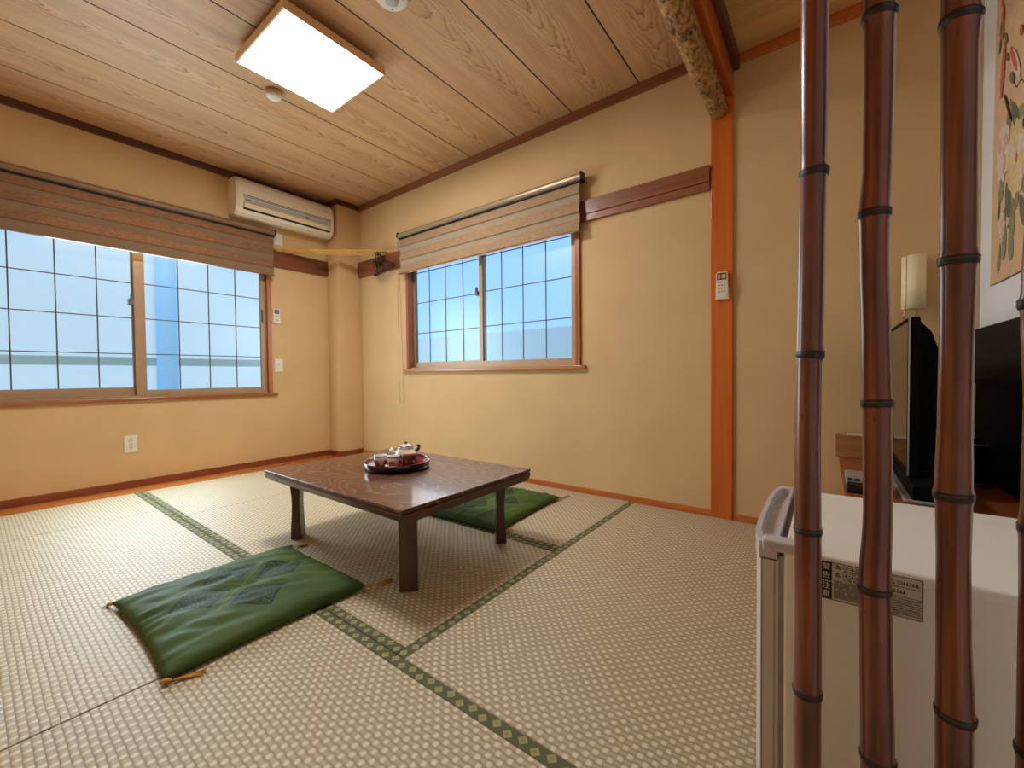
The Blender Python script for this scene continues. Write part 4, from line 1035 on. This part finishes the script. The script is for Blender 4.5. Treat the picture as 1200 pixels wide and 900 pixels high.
bd = blob('painted_bird', M['pet_white'], -0.455, 1.735, 0.020, 0.075, -0.55)
blob('bird_back', M['coral'], -0.440, 1.755, 0.013, 0.065, -0.55, parent=bd)
blob('bird_wing', M['leafink2'], -0.425, 1.705, 0.014, 0.028, -0.7, parent=bd)
blob('bird_tail', M['ink'], -0.390, 1.630, 0.0075, 0.072, -0.55, parent=bd)
blob('bird_head', M['coral'], -0.500, 1.805, 0.013, 0.018, -0.4, parent=bd)

# ------------------------------------------------------------------ outside
def outdoor(name, bb, m, lab, cat):
    o = build(name, bb, m); tag(o, lab, cat); return o
M['ext_wall'] = plain('pale neighbour wall', lin(230, 238, 234), 0.9, 0.01)
M['ext_blue'] = plain('blue grey pipe', lin(150, 204, 240), 0.6, 0.03)
M['ext_rail'] = plain('dull grey green rail', lin(160, 180, 176), 0.6, 0.03)
outdoor('neighbour_wall', B().box(-2.3, -2.1, -6.0, 2.2, -3.0, 4.5), M['ext_wall'], 'pale wall of the house opposite seen blurred through the left window', 'building')
outdoor('drain_pipe', B().tube([(-1.30, -1.205, -3.0), (-1.30, -1.205, 3.9)], 0.085, 20), M['ext_blue'], 'blue grey upright pipe seen blurred through the left window', 'pipe')
rl = empty('outdoor_railing', (-1.42, -1.7, -3)); tag(rl, 'grey rail seen blurred across the left window', 'railing')
build('top_bar', B().box(-1.46, -1.43, -3.4, 0.9, 0.905, 0.985), M['ext_rail'], rl)
build('post', B().box(-1.46, -1.43, -3.44, -3.40, -3.0, 0.985), M['ext_rail'], rl)
build('post', B().box(-1.46, -1.43, 0.90, 0.94, -3.0, 0.985), M['ext_rail'], rl)
outdoor('rear_building', B().box(-3.0, 6.0, 2.4, 2.7, -3.0, 1.42), M['ext_wall'], 'low pale building seen blurred at the foot of the back window', 'building')

# ------------------------------------------------------------------ light
w = bpy.data.worlds.new('sky'); SC.world = w; w.use_nodes = True
bg = w.node_tree.nodes['Background']; bg.inputs[0].default_value = (0.29, 0.56, 0.96, 1); bg.inputs[1].default_value = 1.07
def sun(name, d, s, c):
    l = bpy.data.lights.new(name, 'SUN'); l.energy = s; l.color = c; l.angle = math.radians(3)
    o = bpy.data.objects.new(name, l); COL.objects.link(o)
    o.rotation_euler = Vector(d).to_track_quat('-Z', 'Y').to_euler(); o.location = (6, -3, 8); return o
sun('sun', (-0.45, 0.10, -0.89), 2.1, (1.0, 0.97, 0.90))
def daylight(name, loc, sx, sy, d, power, color):
    l = bpy.data.lights.new(name, 'AREA'); l.shape = 'RECTANGLE'; l.size = sx; l.size_y = sy; l.energy = power; l.color = color
    o = bpy.data.objects.new(name, l); COL.objects.link(o); o.location = loc
    o.rotation_euler = Vector(d).to_track_quat('-Z', 'Z').to_euler(); return o
daylight('daylight_left_window', (0.035, -1.67, 1.14), 1.65, 0.90, (1, 0, 0), 35, (0.72, 0.905, 1.0))
daylight('daylight_back_window', (1.80, -0.035, 1.28), 1.60, 0.78, (0, -1, 0), 9, (0.95, 0.92, 0.85))

SC.cycles.caustics_refractive = False; SC.cycles.caustics_reflective = False
SC.cycles.max_bounces = 10; SC.cycles.diffuse_bounces = 6
SC.view_settings.view_transform = 'Standard'; SC.view_settings.look = 'None'
SC.view_settings.exposure = 0.34; SC.view_settings.gamma = 1.0
SC.view_settings.use_curve_mapping = False
